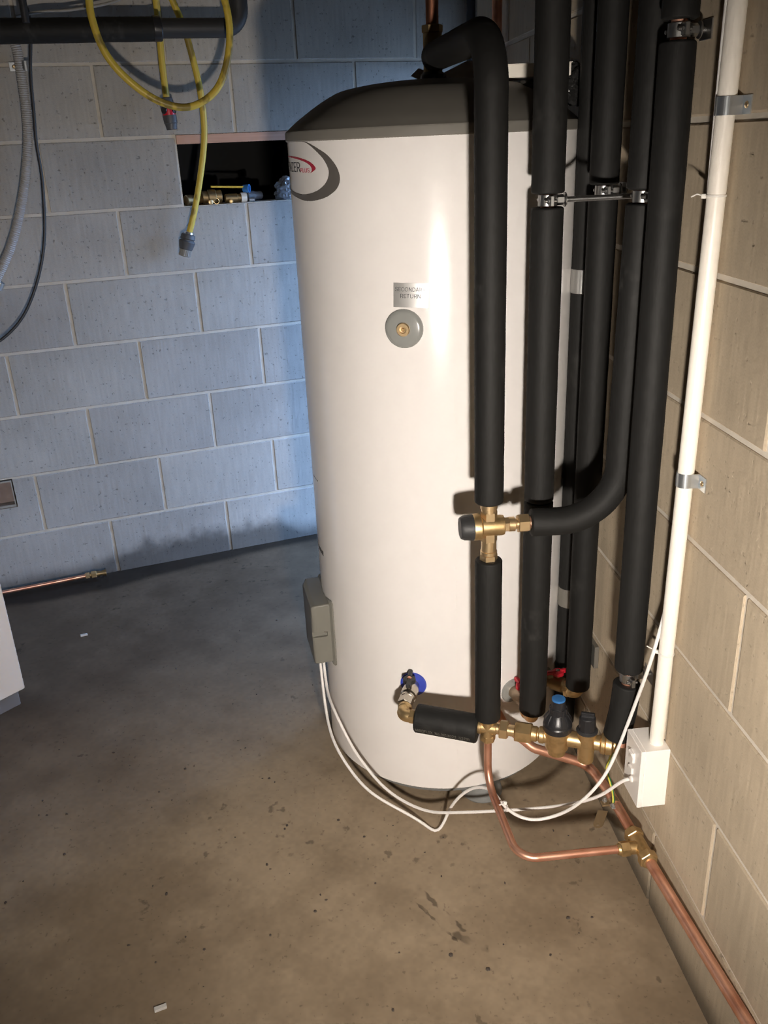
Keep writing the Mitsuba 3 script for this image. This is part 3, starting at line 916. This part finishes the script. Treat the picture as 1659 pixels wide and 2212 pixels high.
sh = trimesh.creation.extrude_polygon(shp, 0.0025, engine='earcut')
v = np.asarray(sh.vertices)
sh = trimesh.Trimesh(np.c_[v[:, 0], 2.085 + v[:, 2] + 0.4 * (v[:, 1] - 1.64), v[:, 1]], sh.faces[:, ::-1], process=False)
single('cardboard_sheet', sh, 'card', 'torn grey card sheet standing behind the outlet pipe on the dome', 'sheet', False)

# right-hand wall, high up behind the cylinder
wc = thing('copper_pipe', 'bare copper pipe rising up the far end of the right wall', 'pipe')
part(wc, 'pipe', cyl((0.632, 2.735, 0.5), (0.632, 2.735, 2.5), 0.0140, 24), 'copper')
part(wc, 'bracket', torus_ring((0.632, 2.735, 2.2), EZ, 0.014, 0.016, 0.015), 'steel')
single('black_waste_pipe', cyl((0.722, 3.535, 0.0), (0.722, 3.535, 2.5), 0.016, 24), 'black_cable', 'black upright pipe in the far corner beyond the end of the right wall', 'pipe')
wcx = nrm([1.0, -0.06, 0.0])
jb = thing('white_carton', 'flat white carton lying on the dome between the first two foam-covered pipes', 'box')
part(jb, 'carton', box_axes((0.530, 1.975, 1.6435), wcx, np.cross(EZ, wcx), EZ, (0.064, 0.075, 0.0115), 0.0012), 'white_pvc', False)
part(jb, 'flap', box_axes((0.530, 1.975, 1.6555), wcx, np.cross(EZ, wcx), EZ, (0.066, 0.077, 0.0008), 0.0002), 'white_pvc', False)
single('wrapped_bundle', crumple((0.530, 1.955, 1.6155), (0.055, 0.065, 0.0155), 5, 4, 0.30, 6.0), 'black_film', 'dark plastic-wrapped bundle under the white carton on the dome', 'bundle', True)
single('plastic_bag', crumple((0.6125, 1.965, 1.620), (0.036, 0.045, 0.045), 9, 4, 0.40, 6.0), 'black_film', 'crumpled dark plastic film between the dome and the right wall', 'plastic bag', 15)

# ------------------------------------------------------------------ bare copper near the floor
dr_ = thing('copper_pipe', 'bent copper pipe from the brass tee down to the wall pipe', 'pipe')
WT = np.array([0.622, 1.335, 0.172])
pth = fillet([TEE - EZ * 0.026, np.array([0.3485, 1.540, 0.205]), np.array([0.367, 1.335, 0.176]), WT], [0.06, 0.045], 12)
part(dr_, 'pipe', tube(densify(pth, 0.02), 0.0085, 20), 'copper')
wp = thing('copper_pipe', 'copper pipe running low along the right wall towards the viewer', 'pipe')
wpath = fillet([np.array([0.372, 1.690, 0.345]), np.array([0.412, 1.655, 0.268]), np.array([0.475, 1.622, 0.218]), np.array([0.600, 1.600, 0.172]), np.array([0.616, 1.50, 0.171]), np.array([0.6225, 1.335, 0.172]), np.array([0.6375, 1.08, 0.174]), np.array([0.6435, 0.93, 0.182]), np.array([0.6435, 0.30, 0.19])], [0.03, 0.04, 0.04, 0.04, 0.2, 0.2, 0.2], 8)
part(wp, 'pipe', tube(densify(wpath, 0.02), 0.0110, 22), 'copper')
wt = thing('tee_fitting', 'brass compression tee on the copper pipe low on the right wall', 'pipe fitting')
wd = nrm(np.array([0.6375, 1.08, 0.174]) - np.array([0.6165, 1.50, 0.171]))
W0 = np.array([0.6225, 1.335, 0.172])
part(wt, 'body', cat(cyl(W0 - wd * 0.030, W0 + wd * 0.030, 0.0150, 32), cyl(W0 - EX * 0.026, W0, 0.0130, 28)), 'brass')
for s_ in (-1, 1):
    part(wt, 'nut', hexn(W0 + wd * s_ * 0.024, W0 + wd * s_ * 0.042, 0.0345), 'brass', False)
    part(wt, 'collar', lathe(W0 + wd * s_ * 0.042, wd * s_, [(0, 0.0155), (0.004, 0.0140), (0.005, 0.0115)], 32), 'brass')
part(wt, 'nut', hexn(W0 - EX * 0.024, W0 - EX * 0.044, 0.0270), 'brass', False)
part(wt, 'collar', lathe(W0 - EX * 0.044, -EX, [(0, 0.0120), (0.005, 0.0110), (0.006, 0.0088)], 32), 'brass')
# earth clamp
ec = thing('earth_clamp', 'earth clamp strap with a metal tag on the copper pipe below the white box', 'clamp')
K = np.array([0.6145, 1.468, 0.1712])
kd = nrm(np.array([0.0045, -0.165, 0.001]))
part(ec, 'strap', torus_ring(K, kd, 0.0112, 0.0128, 0.016), 'tag_brass')
part(ec, 'screw_plate', box_axes(K + np.array([-0.020, -0.002, 0.004]), EX, EY, EZ, (0.010, 0.008, 0.002), 0.0006), 'tag_brass', False)
part(ec, 'screw', cat(cyl(K + np.array([-0.022, 0, 0.002]), K + np.array([-0.022, 0, 0.018]), 0.0028, 12), hexn(K + np.array([-0.022, 0, 0.008]), K + np.array([-0.022, 0, 0.013]), 0.010)), 'zinc')
part(ec, 'screw', cat(cyl(K + np.array([-0.012, -0.022, 0.006]), K + np.array([-0.012, -0.022, 0.020]), 0.0028, 12), hexn(K + np.array([-0.012, -0.022, 0.011]), K + np.array([-0.012, -0.022, 0.016]), 0.010)), 'zinc')
tgo = sg.Point(0, 0).buffer(0.011).union(sg.box(-0.011, 0, 0.011, 0.035)).difference(sg.Point(0, -0.004).buffer(0.0025))
tg = trimesh.creation.extrude_polygon(tgo, 0.0012, engine='earcut')
ax = nrm([0.55, 0.8, 0.25])
az_ = nrm(np.cross(ax, [0.3, -0.6, 0.9]))
az_ = nrm(np.cross(np.cross(ax, [-0.5, -0.3, 0.8]), ax))
bx_ = np.cross(ax, az_)
vt = np.asarray(tg.vertices)
tgm = trimesh.Trimesh(np.array([0.568, 1.432, 0.152]) + vt[:, :1] * bx_ + vt[:, 1:2] * ax + vt[:, 2:] * az_, tg.faces, process=False)
part(ec, 'tag', tgm, 'tag_brass', False, 'brown metal tag with a hole')
ew = thing('earth_wire', 'thin green and yellow earth wire running down to the clamp', 'wire')
ep = spline([(0.598, 1.455, 0.325), (0.592, 1.462, 0.290), (0.597, 1.478, 0.250), (0.605, 1.478, 0.225), (0.608, 1.462, 0.200), (0.603, 1.448, 0.186)], 0.005)
part(ew, 'insulation', tube(ep, 0.0028, 10), 'green_wire')
part(ew, 'stripe', tube(ep + np.array([-0.0012, -0.0016, 0.0003]), 0.0019, 8), 'yellow_wire', label='yellow stripe')
part(ew, 'lug', box_axes(np.array([0.6025, 1.446, 0.183]), EX, EY, EZ, (0.004, 0.008, 0.0015), 0.0006), 'zinc', False)

# ------------------------------------------------------------------ electrics on the right wall
BOX = ((0.6005, 1.321, 0.2875), (0.6588, 1.397, 0.4225))
sp = thing('switch_box', 'white plastic switched connection box low on the right wall under the conduit', 'switch box')
part(sp, 'back_box', rbox((BOX[0][0] + 0.0088, BOX[0][1] + 0.0003, BOX[0][2] + 0.0003), BOX[1], 0.0012), 'white_box')
part(sp, 'face_plate', rbox((BOX[0][0], BOX[0][1], BOX[0][2]), (BOX[0][0] + 0.0092, BOX[1][1], BOX[1][2]), 0.0012), 'white_box')
sw = cat(box_axes((BOX[0][0] - 0.001, 1.360, 0.385), EX, EY, EZ, (0.0035, 0.010, 0.012), 0.0015), box_axes((BOX[0][0] - 0.004, 1.357, 0.391), nrm([1, 0, 0.35]), EY, nrm([-0.35, 0, 1]), (0.003, 0.009, 0.008), 0.0015))
part(sp, 'rocker_switch', sw, 'white_box')
part(sp, 'fuse_carrier', box_axes((BOX[0][0] - 0.002, 1.360, 0.353), EX, EY, EZ, (0.003, 0.009, 0.007), 0.0012), 'white_box')
part(sp, 'cord_outlet', lathe((BOX[0][0] + 0.002, 1.357, 0.331), -EX, [(0, 0.007), (0.004, 0.007), (0.006, 0.005)], 20), 'white_box')
co = thing('conduit', 'white plastic conduit running up the right wall from the switch box', 'conduit')
CP = np.array([0.6405, 1.318])
part(co, 'pipe', tube(densify([(CP[0], CP[1] + 0.03, 0.4215), (CP[0], CP[1] + 0.03 - 0.0225 * 2.08, 2.5)], 0.1), 0.0137, 28), 'white_pvc', 60)


def cond_y(z):
    return CP[1] + 0.03 - 0.0225 * (z - 0.42)


for z, lab in ((1.553, 'zinc saddle clip high on the white conduit'), (0.978, 'zinc saddle clip lower on the white conduit')):
    s_ = thing('saddle_clip', lab, 'pipe clip')
    cy_ = cond_y(z)
    xw, rr_ = X_R - 0.0014, 0.0147
    arc = [(CP[0] - math.cos(a) * rr_, cy_ + math.sin(a) * rr_) for a in np.linspace(-math.pi / 2, math.pi / 2, 20)]
    line = [(xw, cy_ - 0.041), (xw, cy_ - rr_ - 0.002), (CP[0] + 0.004, cy_ - rr_)] + arc + [(CP[0] + 0.008, cy_ + rr_)]
    pg = sg.LineString(line).buffer(0.0009, cap_style='flat', join_style='round')
    e = trimesh.creation.extrude_polygon(pg, 0.025, engine='earcut')
    e.apply_translation((0, 0, z - 0.0125))
    part(s_, 'band', e, 'zinc', 35)
    part(s_, 'screw', lathe((X_R - 0.0015, cy_ - 0.029, z), -EX, [(0, 0.0048), (0.002, 0.0044), (0.0032, 0.002), (0.0032, 0.0)], 18), 'bright_brass')


def cable_tie(name, label, z, tail):
    t = thing(name, label, 'cable tie')
    cc = np.array([CP[0], cond_y(z), z])
    part(t, 'band', torus_ring(cc, nrm([0.02, -0.02, 1]), 0.0138, 0.0149, 0.0035), 'nylon')
    part(t, 'head', box_axes(cc + np.array([-0.0145, 0.010, -0.001]), nrm([-1, 0.6, 0]), nrm([0.6, 1, 0]), EZ, (0.004, 0.003, 0.0035), 0.001), 'nylon')
    part(t, 'tail', tube([cc + np.array([-0.0145, 0.012, 0]), cc + np.array([-0.022, 0.018, 0.002]), cc + np.array([-0.028, 0.024, tail])], 0.0013, 8), 'nylon')


cable_tie('cable_tie', 'pale cable tie round the upper conduit', 1.432, -0.002)
cable_tie('cable_tie', 'pale cable tie round the lower conduit where the white cable leaves it', 0.628, 0.004)
pb = thing('wall_plate', 'square metal plate with a bolt on the block wall behind the third pipe', 'bracket plate')
part(pb, 'plate', box_axes((X_R - 0.0045, 1.763, 0.372), EX, EY, EZ, (0.0055, 0.030, 0.029), 0.001), 'dull_steel', False)
part(pb, 'bolt', hexn((X_R - 0.010, 1.772, 0.375), (X_R - 0.018, 1.772, 0.375), 0.013), 'bright_brass', False)

# white cables
c1 = [(-0.002, 1.935, 0.335), (0.000, 1.930, 0.308), (0.002, 1.900, 0.25), (0.006, 1.86, 0.195), (0.019, 1.788, 0.165), (0.050, 1.740, 0.120), (0.095, 1.696, 0.080), (0.158, 1.666, 0.045), (0.215, 1.639, 0.015), (0.243, 1.622, 0.006), (0.262, 1.628, 0.022), (0.278, 1.629, 0.060), (0.305, 1.607, 0.120), (0.337, 1.578, 0.160), (0.360, 1.538, 0.177), (0.370, 1.492, 0.184), (0.390, 1.465, 0.176), (0.426, 1.448, 0.170), (0.475, 1.441, 0.180), (0.517, 1.41, 0.238), (0.560, 1.405, 0.299), (0.592, 1.412, 0.370), (0.613, 1.396, 0.485), (0.617, 1.362, 0.585), (0.623, 1.353, 0.640), (0.636, 1.345, 0.75), (0.645, 1.339, 0.95), (0.639, 1.3375, 1.25), (0.6330, 1.3345, 1.45), (0.6300, 1.3285, 1.75), (0.630, 1.312, 2.5)]
single('white_cable', tube(spline(c1, 0.008), 0.0036, 12), 'white_cable', 'white cable looping off the floor and up behind the conduit', 'cable', True)
c2 = [(0.008, 1.935, 0.335), (0.009, 1.930, 0.308), (0.012, 1.890, 0.255), (0.025, 1.815, 0.24), (0.060, 1.763, 0.170), (0.090, 1.742, 0.120), (0.130, 1.707, 0.080), (0.181, 1.665, 0.060), (0.231, 1.628, 0.060), (0.281, 1.594, 0.080), (0.340, 1.565, 0.100), (0.398, 1.538, 0.120), (0.465, 1.512, 0.140), (0.512, 1.462, 0.188), (0.556, 1.405, 0.254), (0.580, 1.372, 0.309), (0.595, 1.3575, 0.3308)]
single('white_cable', tube(spline(c2, 0.008), 0.0036, 12), 'white_cable', 'white cable sagging below the cylinder into the switch box', 'cable', True)
ct = thing('cable_tie', 'white cable tie holding a cable to the bent copper pipe', 'cable tie')
tp = np.array([0.3635, 1.470, 0.1905])
part(ct, 'band', torus_ring(tp, nrm([0.1, -1, -0.25]), 0.0135, 0.0146, 0.0032), 'white_cable')
part(ct, 'head', box_axes(tp + np.array([0.006, -0.004, 0.0165]), nrm([1, 0, -0.4]), nrm([0.1, -1, 0]), nrm([0.4, 0, 1]), (0.004, 0.003, 0.004), 0.001), 'white_cable')

# ------------------------------------------------------------------ back wall, upper left
bp_ = thing('black_waste_pipe', 'thick black insulated pipe crossing the top of the back wall and turning up', 'insulated pipe')
bpath = fillet([(-2.15, 2.676, 1.852), (-0.345, 3.137, 1.8735)], 0.01)
part(bp_, 'foam_sleeve', sleeve(bpath, 0.0345, 0.02, 28, 0.05, 51), 'foam', 60)
part(bp_, 'pipe', tube(densify(fillet([(-0.36, 3.133, 1.875), (-0.090, 3.202, 1.876), (-0.086, 3.203, 2.5)], 0.055, 10), 0.03), 0.0285, 28), 'soft_black')
part(bp_, 'tape', lathe((-0.355, 3.134, 1.874), nrm([0.97, 0.248, 0]), [(0, 0.0355), (0.003, 0.0365), (0.022, 0.036), (0.025, 0.034)], 32), 'dark_plastic')
single('black_cable', cyl((-0.701, 3.01, 1.885), (-0.697, 3.01, 2.5), 0.011, 14), 'black_cable', 'upright black cable rising from the thick black pipe at the top left', 'cable')
single('grey_wire', tube(spline([(-0.75, 3.10, 1.914), (-0.707, 3.128, 1.925), (-0.668, 3.137, 1.930), (-0.616, 3.150, 1.932), (-0.555, 3.166, 1.940), (-0.48, 3.19, 1.955), (-0.40, 3.23, 2.0)], 0.01), 0.0045, 10), 'grey_wire', 'thin grey wire above the thick black pipe', 'wire', True)

# yellow hose: from the red fitting up behind the pipe, round as the big loop, and down to the black fitting
hz_ = thing('garden_hose', 'dirty yellow hose hanging in a loop over the black pipe', 'hose')
hp = [(-0.355, 3.268, 1.680), (-0.3555, 3.268, 1.751), (-0.354, 3.268, 1.825), (-0.350, 3.262, 1.891), (-0.348, 3.22, 2.00), (-0.38, 3.08, 2.08), (-0.47, 2.96, 2.03), (-0.503, 2.952, 1.931), (-0.502, 2.952, 1.879), (-0.478, 2.958, 1.792), (-0.418, 2.973, 1.715), (-0.352, 2.990, 1.667), (-0.274, 3.010, 1.646), (-0.210, 3.027, 1.666), (-0.164, 3.039, 1.708), (-0.132, 3.047, 1.780), (-0.119, 3.050, 1.848), (-0.125, 3.049, 1.934), (-0.17, 3.07, 2.05), (-0.25, 3.16, 2.09), (-0.305, 3.26, 2.03), (-0.300, 3.285, 1.969), (-0.277, 3.289, 1.904), (-0.264, 3.292, 1.844), (-0.250, 3.295, 1.756), (-0.243, 3.297, 1.672), (-0.247, 3.296, 1.572), (-0.264, 3.292, 1.485), (-0.294, 3.284, 1.375), (-0.336, 3.273, 1.255)]
part(hz_, 'tube', tube(spline(hp, 0.012), 0.0108, 14), 'hose', True)
a, b = np.array([-0.355, 3.268, 1.688]), np.array([-0.349, 3.266, 1.590])
d = nrm(b - a)
q = part(hz_, 'connector', lathe(a, d, [(0, 0.0145), (0.002, 0.0190), (0.016, 0.0215), (0.018, 0.0205), (0.055, 0.0200)], 28), 'fitting_grey', label='dark grey quick connector')
part(q, 'grip', cat(lathe(a, d, [(0.020, 0.0200), (0.022, 0.0218), (0.054, 0.0214), (0.056, 0.0195)], 20), ), 'red', 50, 'red grip')
for s_ in (-1, 1):
    pd = nrm(TB * s_ * 0.85 - NB * 0.55)
    part(q, 'pad', lathe(a + d * 0.038 + pd * 0.0150, pd, [(0, 0.0125), (0.0065, 0.0125), (0.008, 0.010), (0.008, 0)], 20), 'dark_plastic')
part(q, 'nose', lathe(a, d, [(0.054, 0.0225), (0.078, 0.0220), (0.080, 0.0200), (0.098, 0.0175), (0.098, 0.012)], 24), 'fitting_grey')
a, b = np.array([-0.336, 3.273, 1.258]), np.array([-0.361, 3.266, 1.178])
d = nrm(b - a)
q = part(hz_, 'connector', lathe(a, d, [(0.004, 0.0180), (0.006, 0.0235), (0.020, 0.0260), (0.023, 0.0225), (0.026, 0.0225), (0.027, 0.0265), (0.031, 0.0285), (0.056, 0.0225), (0.058, 0.019)], 32), 'fitting_grey', label='black hose end connector')
part(q, 'collar', lathe(a, d, [(-0.004, 0.0120), (-0.002, 0.0150), (0.005, 0.0165)], 28), 'zinc', label='bright metal collar')
nose = [lathe(a, d, [(0.057, 0.0195), (0.080, 0.0190), (0.082, 0.014)], 24)]
n1, n2, _ = frame(d)
for i in range(18):
    e = n1 * math.cos(i / 9 * math.pi) + n2 * math.sin(i / 9 * math.pi)
    nose.append(box_axes(a + d * 0.069 + e * 0.0193, e, np.cross(d, e), d, (0.0016, 0.0017, 0.0105), 0.0005))
part(q, 'nose', cat(*nose), 'dull_grey', False)

# flexible conduit and cable at the left edge
fc = [(-0.787, 3.170, 1.92), (-0.787, 3.172, 1.869), (-0.781, 3.174, 1.830), (-0.781, 3.174, 1.779), (-0.784, 3.174, 1.700), (-0.790, 3.172, 1.620), (-0.799, 3.170, 1.566), (-0.823, 3.164, 1.469), (-0.861, 3.154, 1.358), (-0.905, 3.143, 1.258), (-0.965, 3.127, 1.159), (-1.06, 3.102, 1.02), (-1.18, 3.07, 0.88)]
fp = spline(fc, 0.0016)
rr = 0.0146 + 0.0012 * np.cos(np.arange(len(fp)) * 2 * math.pi / 4)
fx = thing('flexible_conduit', 'ribbed grey flexible conduit curving down the left of the back wall', 'conduit')
part(fx, 'pipe', tube(fp, rr, 16), 'grey_flex', 50)


def wall_saddle(t_, z, tilt, label):
    s2 = thing('saddle_clip', label, 'pipe clip')
    pc = bw(t_, z, 0.043)
    ax_ = nrm(Z3 * math.cos(tilt) + TB * math.sin(tilt))
    e_ = np.cross(NB, ax_)
    part(s2, 'band', torus_ring(pc, ax_, 0.0162, 0.0180, 0.026), 'zinc')
    part(s2, 'ear', box_axes(bw(t_, z, 0.010) - e_ * 0.032, e_, ax_, NB, (0.016, 0.013, 0.0010), 0.0005), 'zinc', False)
    part(s2, 'neck', box_axes(bw(t_, z, 0.027) - e_ * 0.0170, NB, ax_, e_, (0.017, 0.013, 0.0010), 0.0005), 'zinc', False)
    part(s2, 'screw', lathe(bw(t_, z, 0.011) - e_ * 0.034, -NB, [(0, 0.006), (0.003, 0.0055), (0.005, 0.003), (0.005, 0)], 18), 'bright_brass')


wall_saddle(0.0505, 1.789, 0.0, 'bright zinc saddle clip on the grey flexible conduit under the black pipe')
wall_saddle(-0.158, 1.135, 0.55, 'bright zinc saddle clip at the left edge where the flexible conduit curves away')
dc = [(-0.735, 3.170, 1.96), (-0.729, 3.176, 1.893), (-0.750, 3.171, 1.778), (-0.762, 3.168, 1.659), (-0.771, 3.166, 1.565), (-0.772, 3.166, 1.481), (-0.781, 3.163, 1.382), (-0.794, 3.160, 1.295), (-0.817, 3.154, 1.208), (-0.853, 3.145, 1.120), (-0.900, 3.133, 1.039), (-0.949, 3.120, 0.986), (-1.010, 3.104, 0.946), (-1.12, 3.076, 0.91)]
single('black_cable', tube(spline(dc, 0.012), 0.0050, 10), 'black_cable', 'thin dark cable hanging beside the ribbed grey conduit', 'cable', True)

# opening in the back wall: lintel and what lies in it
single('timber_lintel', box_axes(bw(0.726, 1.5590, -0.032), TB, NB, Z3, (0.2315, 0.034, 0.0145), 0.001), 'lintel', 'pinkish timber batten across the top of the wall opening', 'timber batten', False)
ZH = HOLE[2]


def lying(name, label, t_, off, d, parts_, cat_='pipe fitting', group=None):
    """A small fitting lying on the ledge; parts_: (name, profile, material)."""
    k_ = thing(name, label, cat_, group)
    r_ = max(r for _, pf, _ in parts_ for _, r in pf)
    o_ = bw(t_, ZH + r_, off)
    for nm, pf, mm in parts_:
        part(k_, nm, lathe(o_, d, pf, 24), mm)
    return k_, o_


bvk, o_ = lying('brass_ball_valve', 'old brass ball valve with a yellow lever lying in the wall opening', 0.600, -0.035, TB, [('body', [(-0.035, 0.016), (-0.033, 0.021), (-0.015, 0.021), (-0.012, 0.025), (0.012, 0.025), (0.015, 0.021), (0.034, 0.022), (0.036, 0.019)], 'old_brass')], 'valve')
part(bvk, 'lever', box_axes(o_ + Z3 * 0.030 + TB * 0.062 - NB * 0.004, nrm(TB - Z3 * 0.06), NB, Z3, (0.062, 0.008, 0.0035), 0.001), 'yellow_sleeve', label='yellow lever')
q = o_ + Z3 * 0.021 + TB * 0.118
part(bvk, 'lever_end', lathe(q, nrm(TB * 0.75 - NB * 0.5), [(0, 0.013), (0.022, 0.0145), (0.023, 0.0145), (0.023, 0.0115), (0.010, 0.011)], 24), 'sky_blue', label='bright blue end cap')
lying('brass_coupling', 'brass coupling with a pale end lying under the blue cap in the wall opening', 0.690, -0.028, TB, [('body', [(-0.045, 0.012), (-0.043, 0.015), (0.0, 0.015), (0.002, 0.013), (0.018, 0.013)], 'old_brass'), ('end_nut', [(0.014, 0.017), (0.034, 0.017), (0.035, 0.014)], 'nylon')])
lying('brass_nut', 'small round brass nut nearest the yellow hose on the ledge of the opening', 0.590, -0.012, nrm(-NB + 0.1 * TB), [('body', [(-0.006, 0.007), (-0.005, 0.0085), (0.006, 0.0085), (0.007, 0.006)], 'brass')])
lying('brass_nut', 'small brass nut under the yellow lever on the ledge of the opening', 0.664, -0.012, nrm(-NB - 0.2 * TB), [('body', [(-0.006, 0.006), (-0.005, 0.0075), (0.006, 0.0075), (0.007, 0.005)], 'brass')])
kr = thing('brass_ring', 'thin brass ring standing on the ledge of the opening', 'ring')
part(kr, 'ring', torus_ring(bw(0.612, ZH + 0.0105, -0.014), nrm(NB + 0.2 * TB), 0.0085, 0.0105, 0.006, 24), 'brass')
lying('steel_cap', 'small shiny steel cap lying beside the blue lever end in the opening', 0.742, -0.022, nrm(TB), [('body', [(-0.010, 0.008), (0.008, 0.008), (0.010, 0.006)], 'zinc')])
lying('grey_coupling', 'dull coupling lying behind the yellow hose at the left of the opening', 0.535, -0.045, nrm(TB + 0.4 * NB), [('body', [(-0.03, 0.015), (-0.028, 0.018), (-0.008, 0.018), (-0.006, 0.016), (0.028, 0.016), (0.03, 0.013)], 'old_brass')])
lying('brass_elbow', 'dull brass stub lying at the back left of the wall opening', 0.552, -0.085, nrm(TB - 0.3 * NB), [('body', [(-0.03, 0.012), (-0.028, 0.016), (-0.010, 0.016), (-0.008, 0.013), (0.03, 0.013)], 'old_brass')])
lying('dark_coupling', 'dark coupling lying at the back of the wall opening behind the steel cap', 0.760, -0.075, nrm(TB + 0.5 * NB), [('body', [(-0.035, 0.014), (-0.033, 0.018), (0.0, 0.018), (0.003, 0.015), (0.035, 0.015)], 'fitting_grey')])
single('plastic_bag', crumple(bw(0.880, ZH + 0.036, -0.034), (0.048, 0.022, 0.046), 3, 4, 0.55, 5.0), 'film', 'crumpled clear plastic bag in the wall opening beside the cylinder', 'plastic bag', 20)

# sunk metal box at the left edge
sb = thing('sunk_metal_box', 'empty square metal box sunk into the back wall near the floor', 'back box')
o = mani(wall_box(SUNK[0] + 0.002, SUNK[1] - 0.004, SUNK[2] + 0.003, SUNK[3] - 0.004, -0.002, 0.044)) - mani(wall_box(SUNK[0] + 0.006, SUNK[1] - 0.008, SUNK[2] + 0.012, SUNK[3] - 0.010, -0.02, 0.040))
part(sb, 'shell', tri(o), 'dull_steel', False)
part(sb, 'back', wall_box(SUNK[0] + 0.007, SUNK[1] - 0.009, SUNK[2] + 0.013, SUNK[3] - 0.011, 0.030, 0.0405), 'rusty', False)

# copper pipe along the foot of the back wall
lp = thing('copper_pipe', 'thin copper pipe along the foot of the back wall with a brass end', 'pipe')
part(lp, 'pipe', tube(spline([(-1.40, 3.008, 0.03), (-1.165, 3.060, 0.030), (-1.0, 3.105, 0.030), (-0.863, 3.146, 0.030)], 0.03), 0.0075, 12), 'copper', True)
d = nrm([0.97, 0.2, 0.0])
e = np.array([-0.872, 3.144, 0.030])
part(lp, 'nut', hexn(e, e + d * 0.016, 0.022), 'bright_brass', False)
part(lp, 'nut', hexn(e + d * 0.022, e + d * 0.042, 0.025), 'brass', False)
part(lp, 'end_cap', lathe(e + d * 0.016, d, [(0, 0.010), (0.026, 0.011), (0.045, 0.009), (0.058, 0.012), (0.062, 0.012)], 20), 'old_brass')

# white appliance at the left edge
ap = thing('white_appliance', 'corner of a white appliance on a grey plinth at the left edge', 'appliance')
A0 = np.array([-0.8836, 2.335, 0.0])
f1, f2 = nrm([-0.712, -0.702, 0]), nrm([-0.702, 0.712, 0])
part(ap, 'cabinet', box_axes(A0 + f1 * 0.30 + f2 * 0.28 + Z3 * 0.455, f1, f2, Z3, (0.30, 0.28, 0.395), 0.003), 'appliance', False)
part(ap, 'plinth', box_axes(A0 + f1 * 0.30 + f2 * 0.28 + Z3 * 0.0301, f1, f2, Z3, (0.288, 0.255, 0.030), 0.002), 'plinth', False)

# crumbs on the floor
cr = []
for i in range(150):
    x, y = rng.uniform(-0.75, 0.6), rng.uniform(1.1, 3.0)
    if math.hypot(x - CX, y - CY) < 0.36:
        continue
    s = rng.uniform(0.0012, 0.0035)
    m = trimesh.creation.icosphere(subdivisions=0, radius=s)
    m.vertices = np.asarray(m.vertices) * rng.uniform(0.5, 1.6, 3) * [1, 1, 0.6] + [x, y, s * 0.4]
    cr.append(m)
labels['floor_debris'] = {'label': 'dark crumbs of grit scattered over the concrete floor', 'category': 'debris', 'kind': 'stuff'}
add('floor_debris', cat(*cr), 'debris', False)
for x, y, lab in ((-0.80, 2.73, 'small white chip on the dark floor near the back wall'), (-0.36, 1.24, 'small pale chip on the floor at the lower left')):
    single('plaster_chip', box_axes((x, y, 0.003), nrm([1, 0.3, 0]), nrm([-0.3, 1, 0]), EZ, (0.012, 0.005, 0.003), 0.001), 'chip', lab, 'chip', False)

# ------------------------------------------------------------------ the hand lamp on its stand
ld = nrm(LAMP_AIM - LAMP_POS)
wl = thing('work_lamp', 'round work lamp on a stand below the camera', 'lamp')
hood = lathe(LAMP_POS, ld, [(-0.03, 0.03), (-0.028, LAMP_REFL + 0.004), (LAMP_HOOD, LAMP_REFL + 0.004), (LAMP_HOOD, LAMP_REFL), (-0.004, LAMP_REFL), (-0.005, 0.0)], 48)
part(wl, 'housing', hood, 'dark_plastic')
part(wl, 'pole', cyl((LAMP_POS[0], LAMP_POS[1] - 0.02, 0.05), (LAMP_POS[0], LAMP_POS[1] - 0.02, 0.93), 0.009), 'dark_plastic')
part(wl, 'base', lathe((LAMP_POS[0], LAMP_POS[1] - 0.02, 0.0), EZ, [(0, 0.11), (0.01, 0.11), (0.02, 0.09), (0.05, 0.014)], 40), 'dark_plastic')
disc = lathe(LAMP_POS, ld, [(0.0, LAMP_RAD), (0.0005, LAMP_RAD * 0.998)], 48)
kd_ = part(wl, 'diffuser', disc, 'white_box', False)
scene[kd_]['emitter'] = {'type': 'area', 'radiance': {'type': 'rgb', 'value': LAMP_L}}
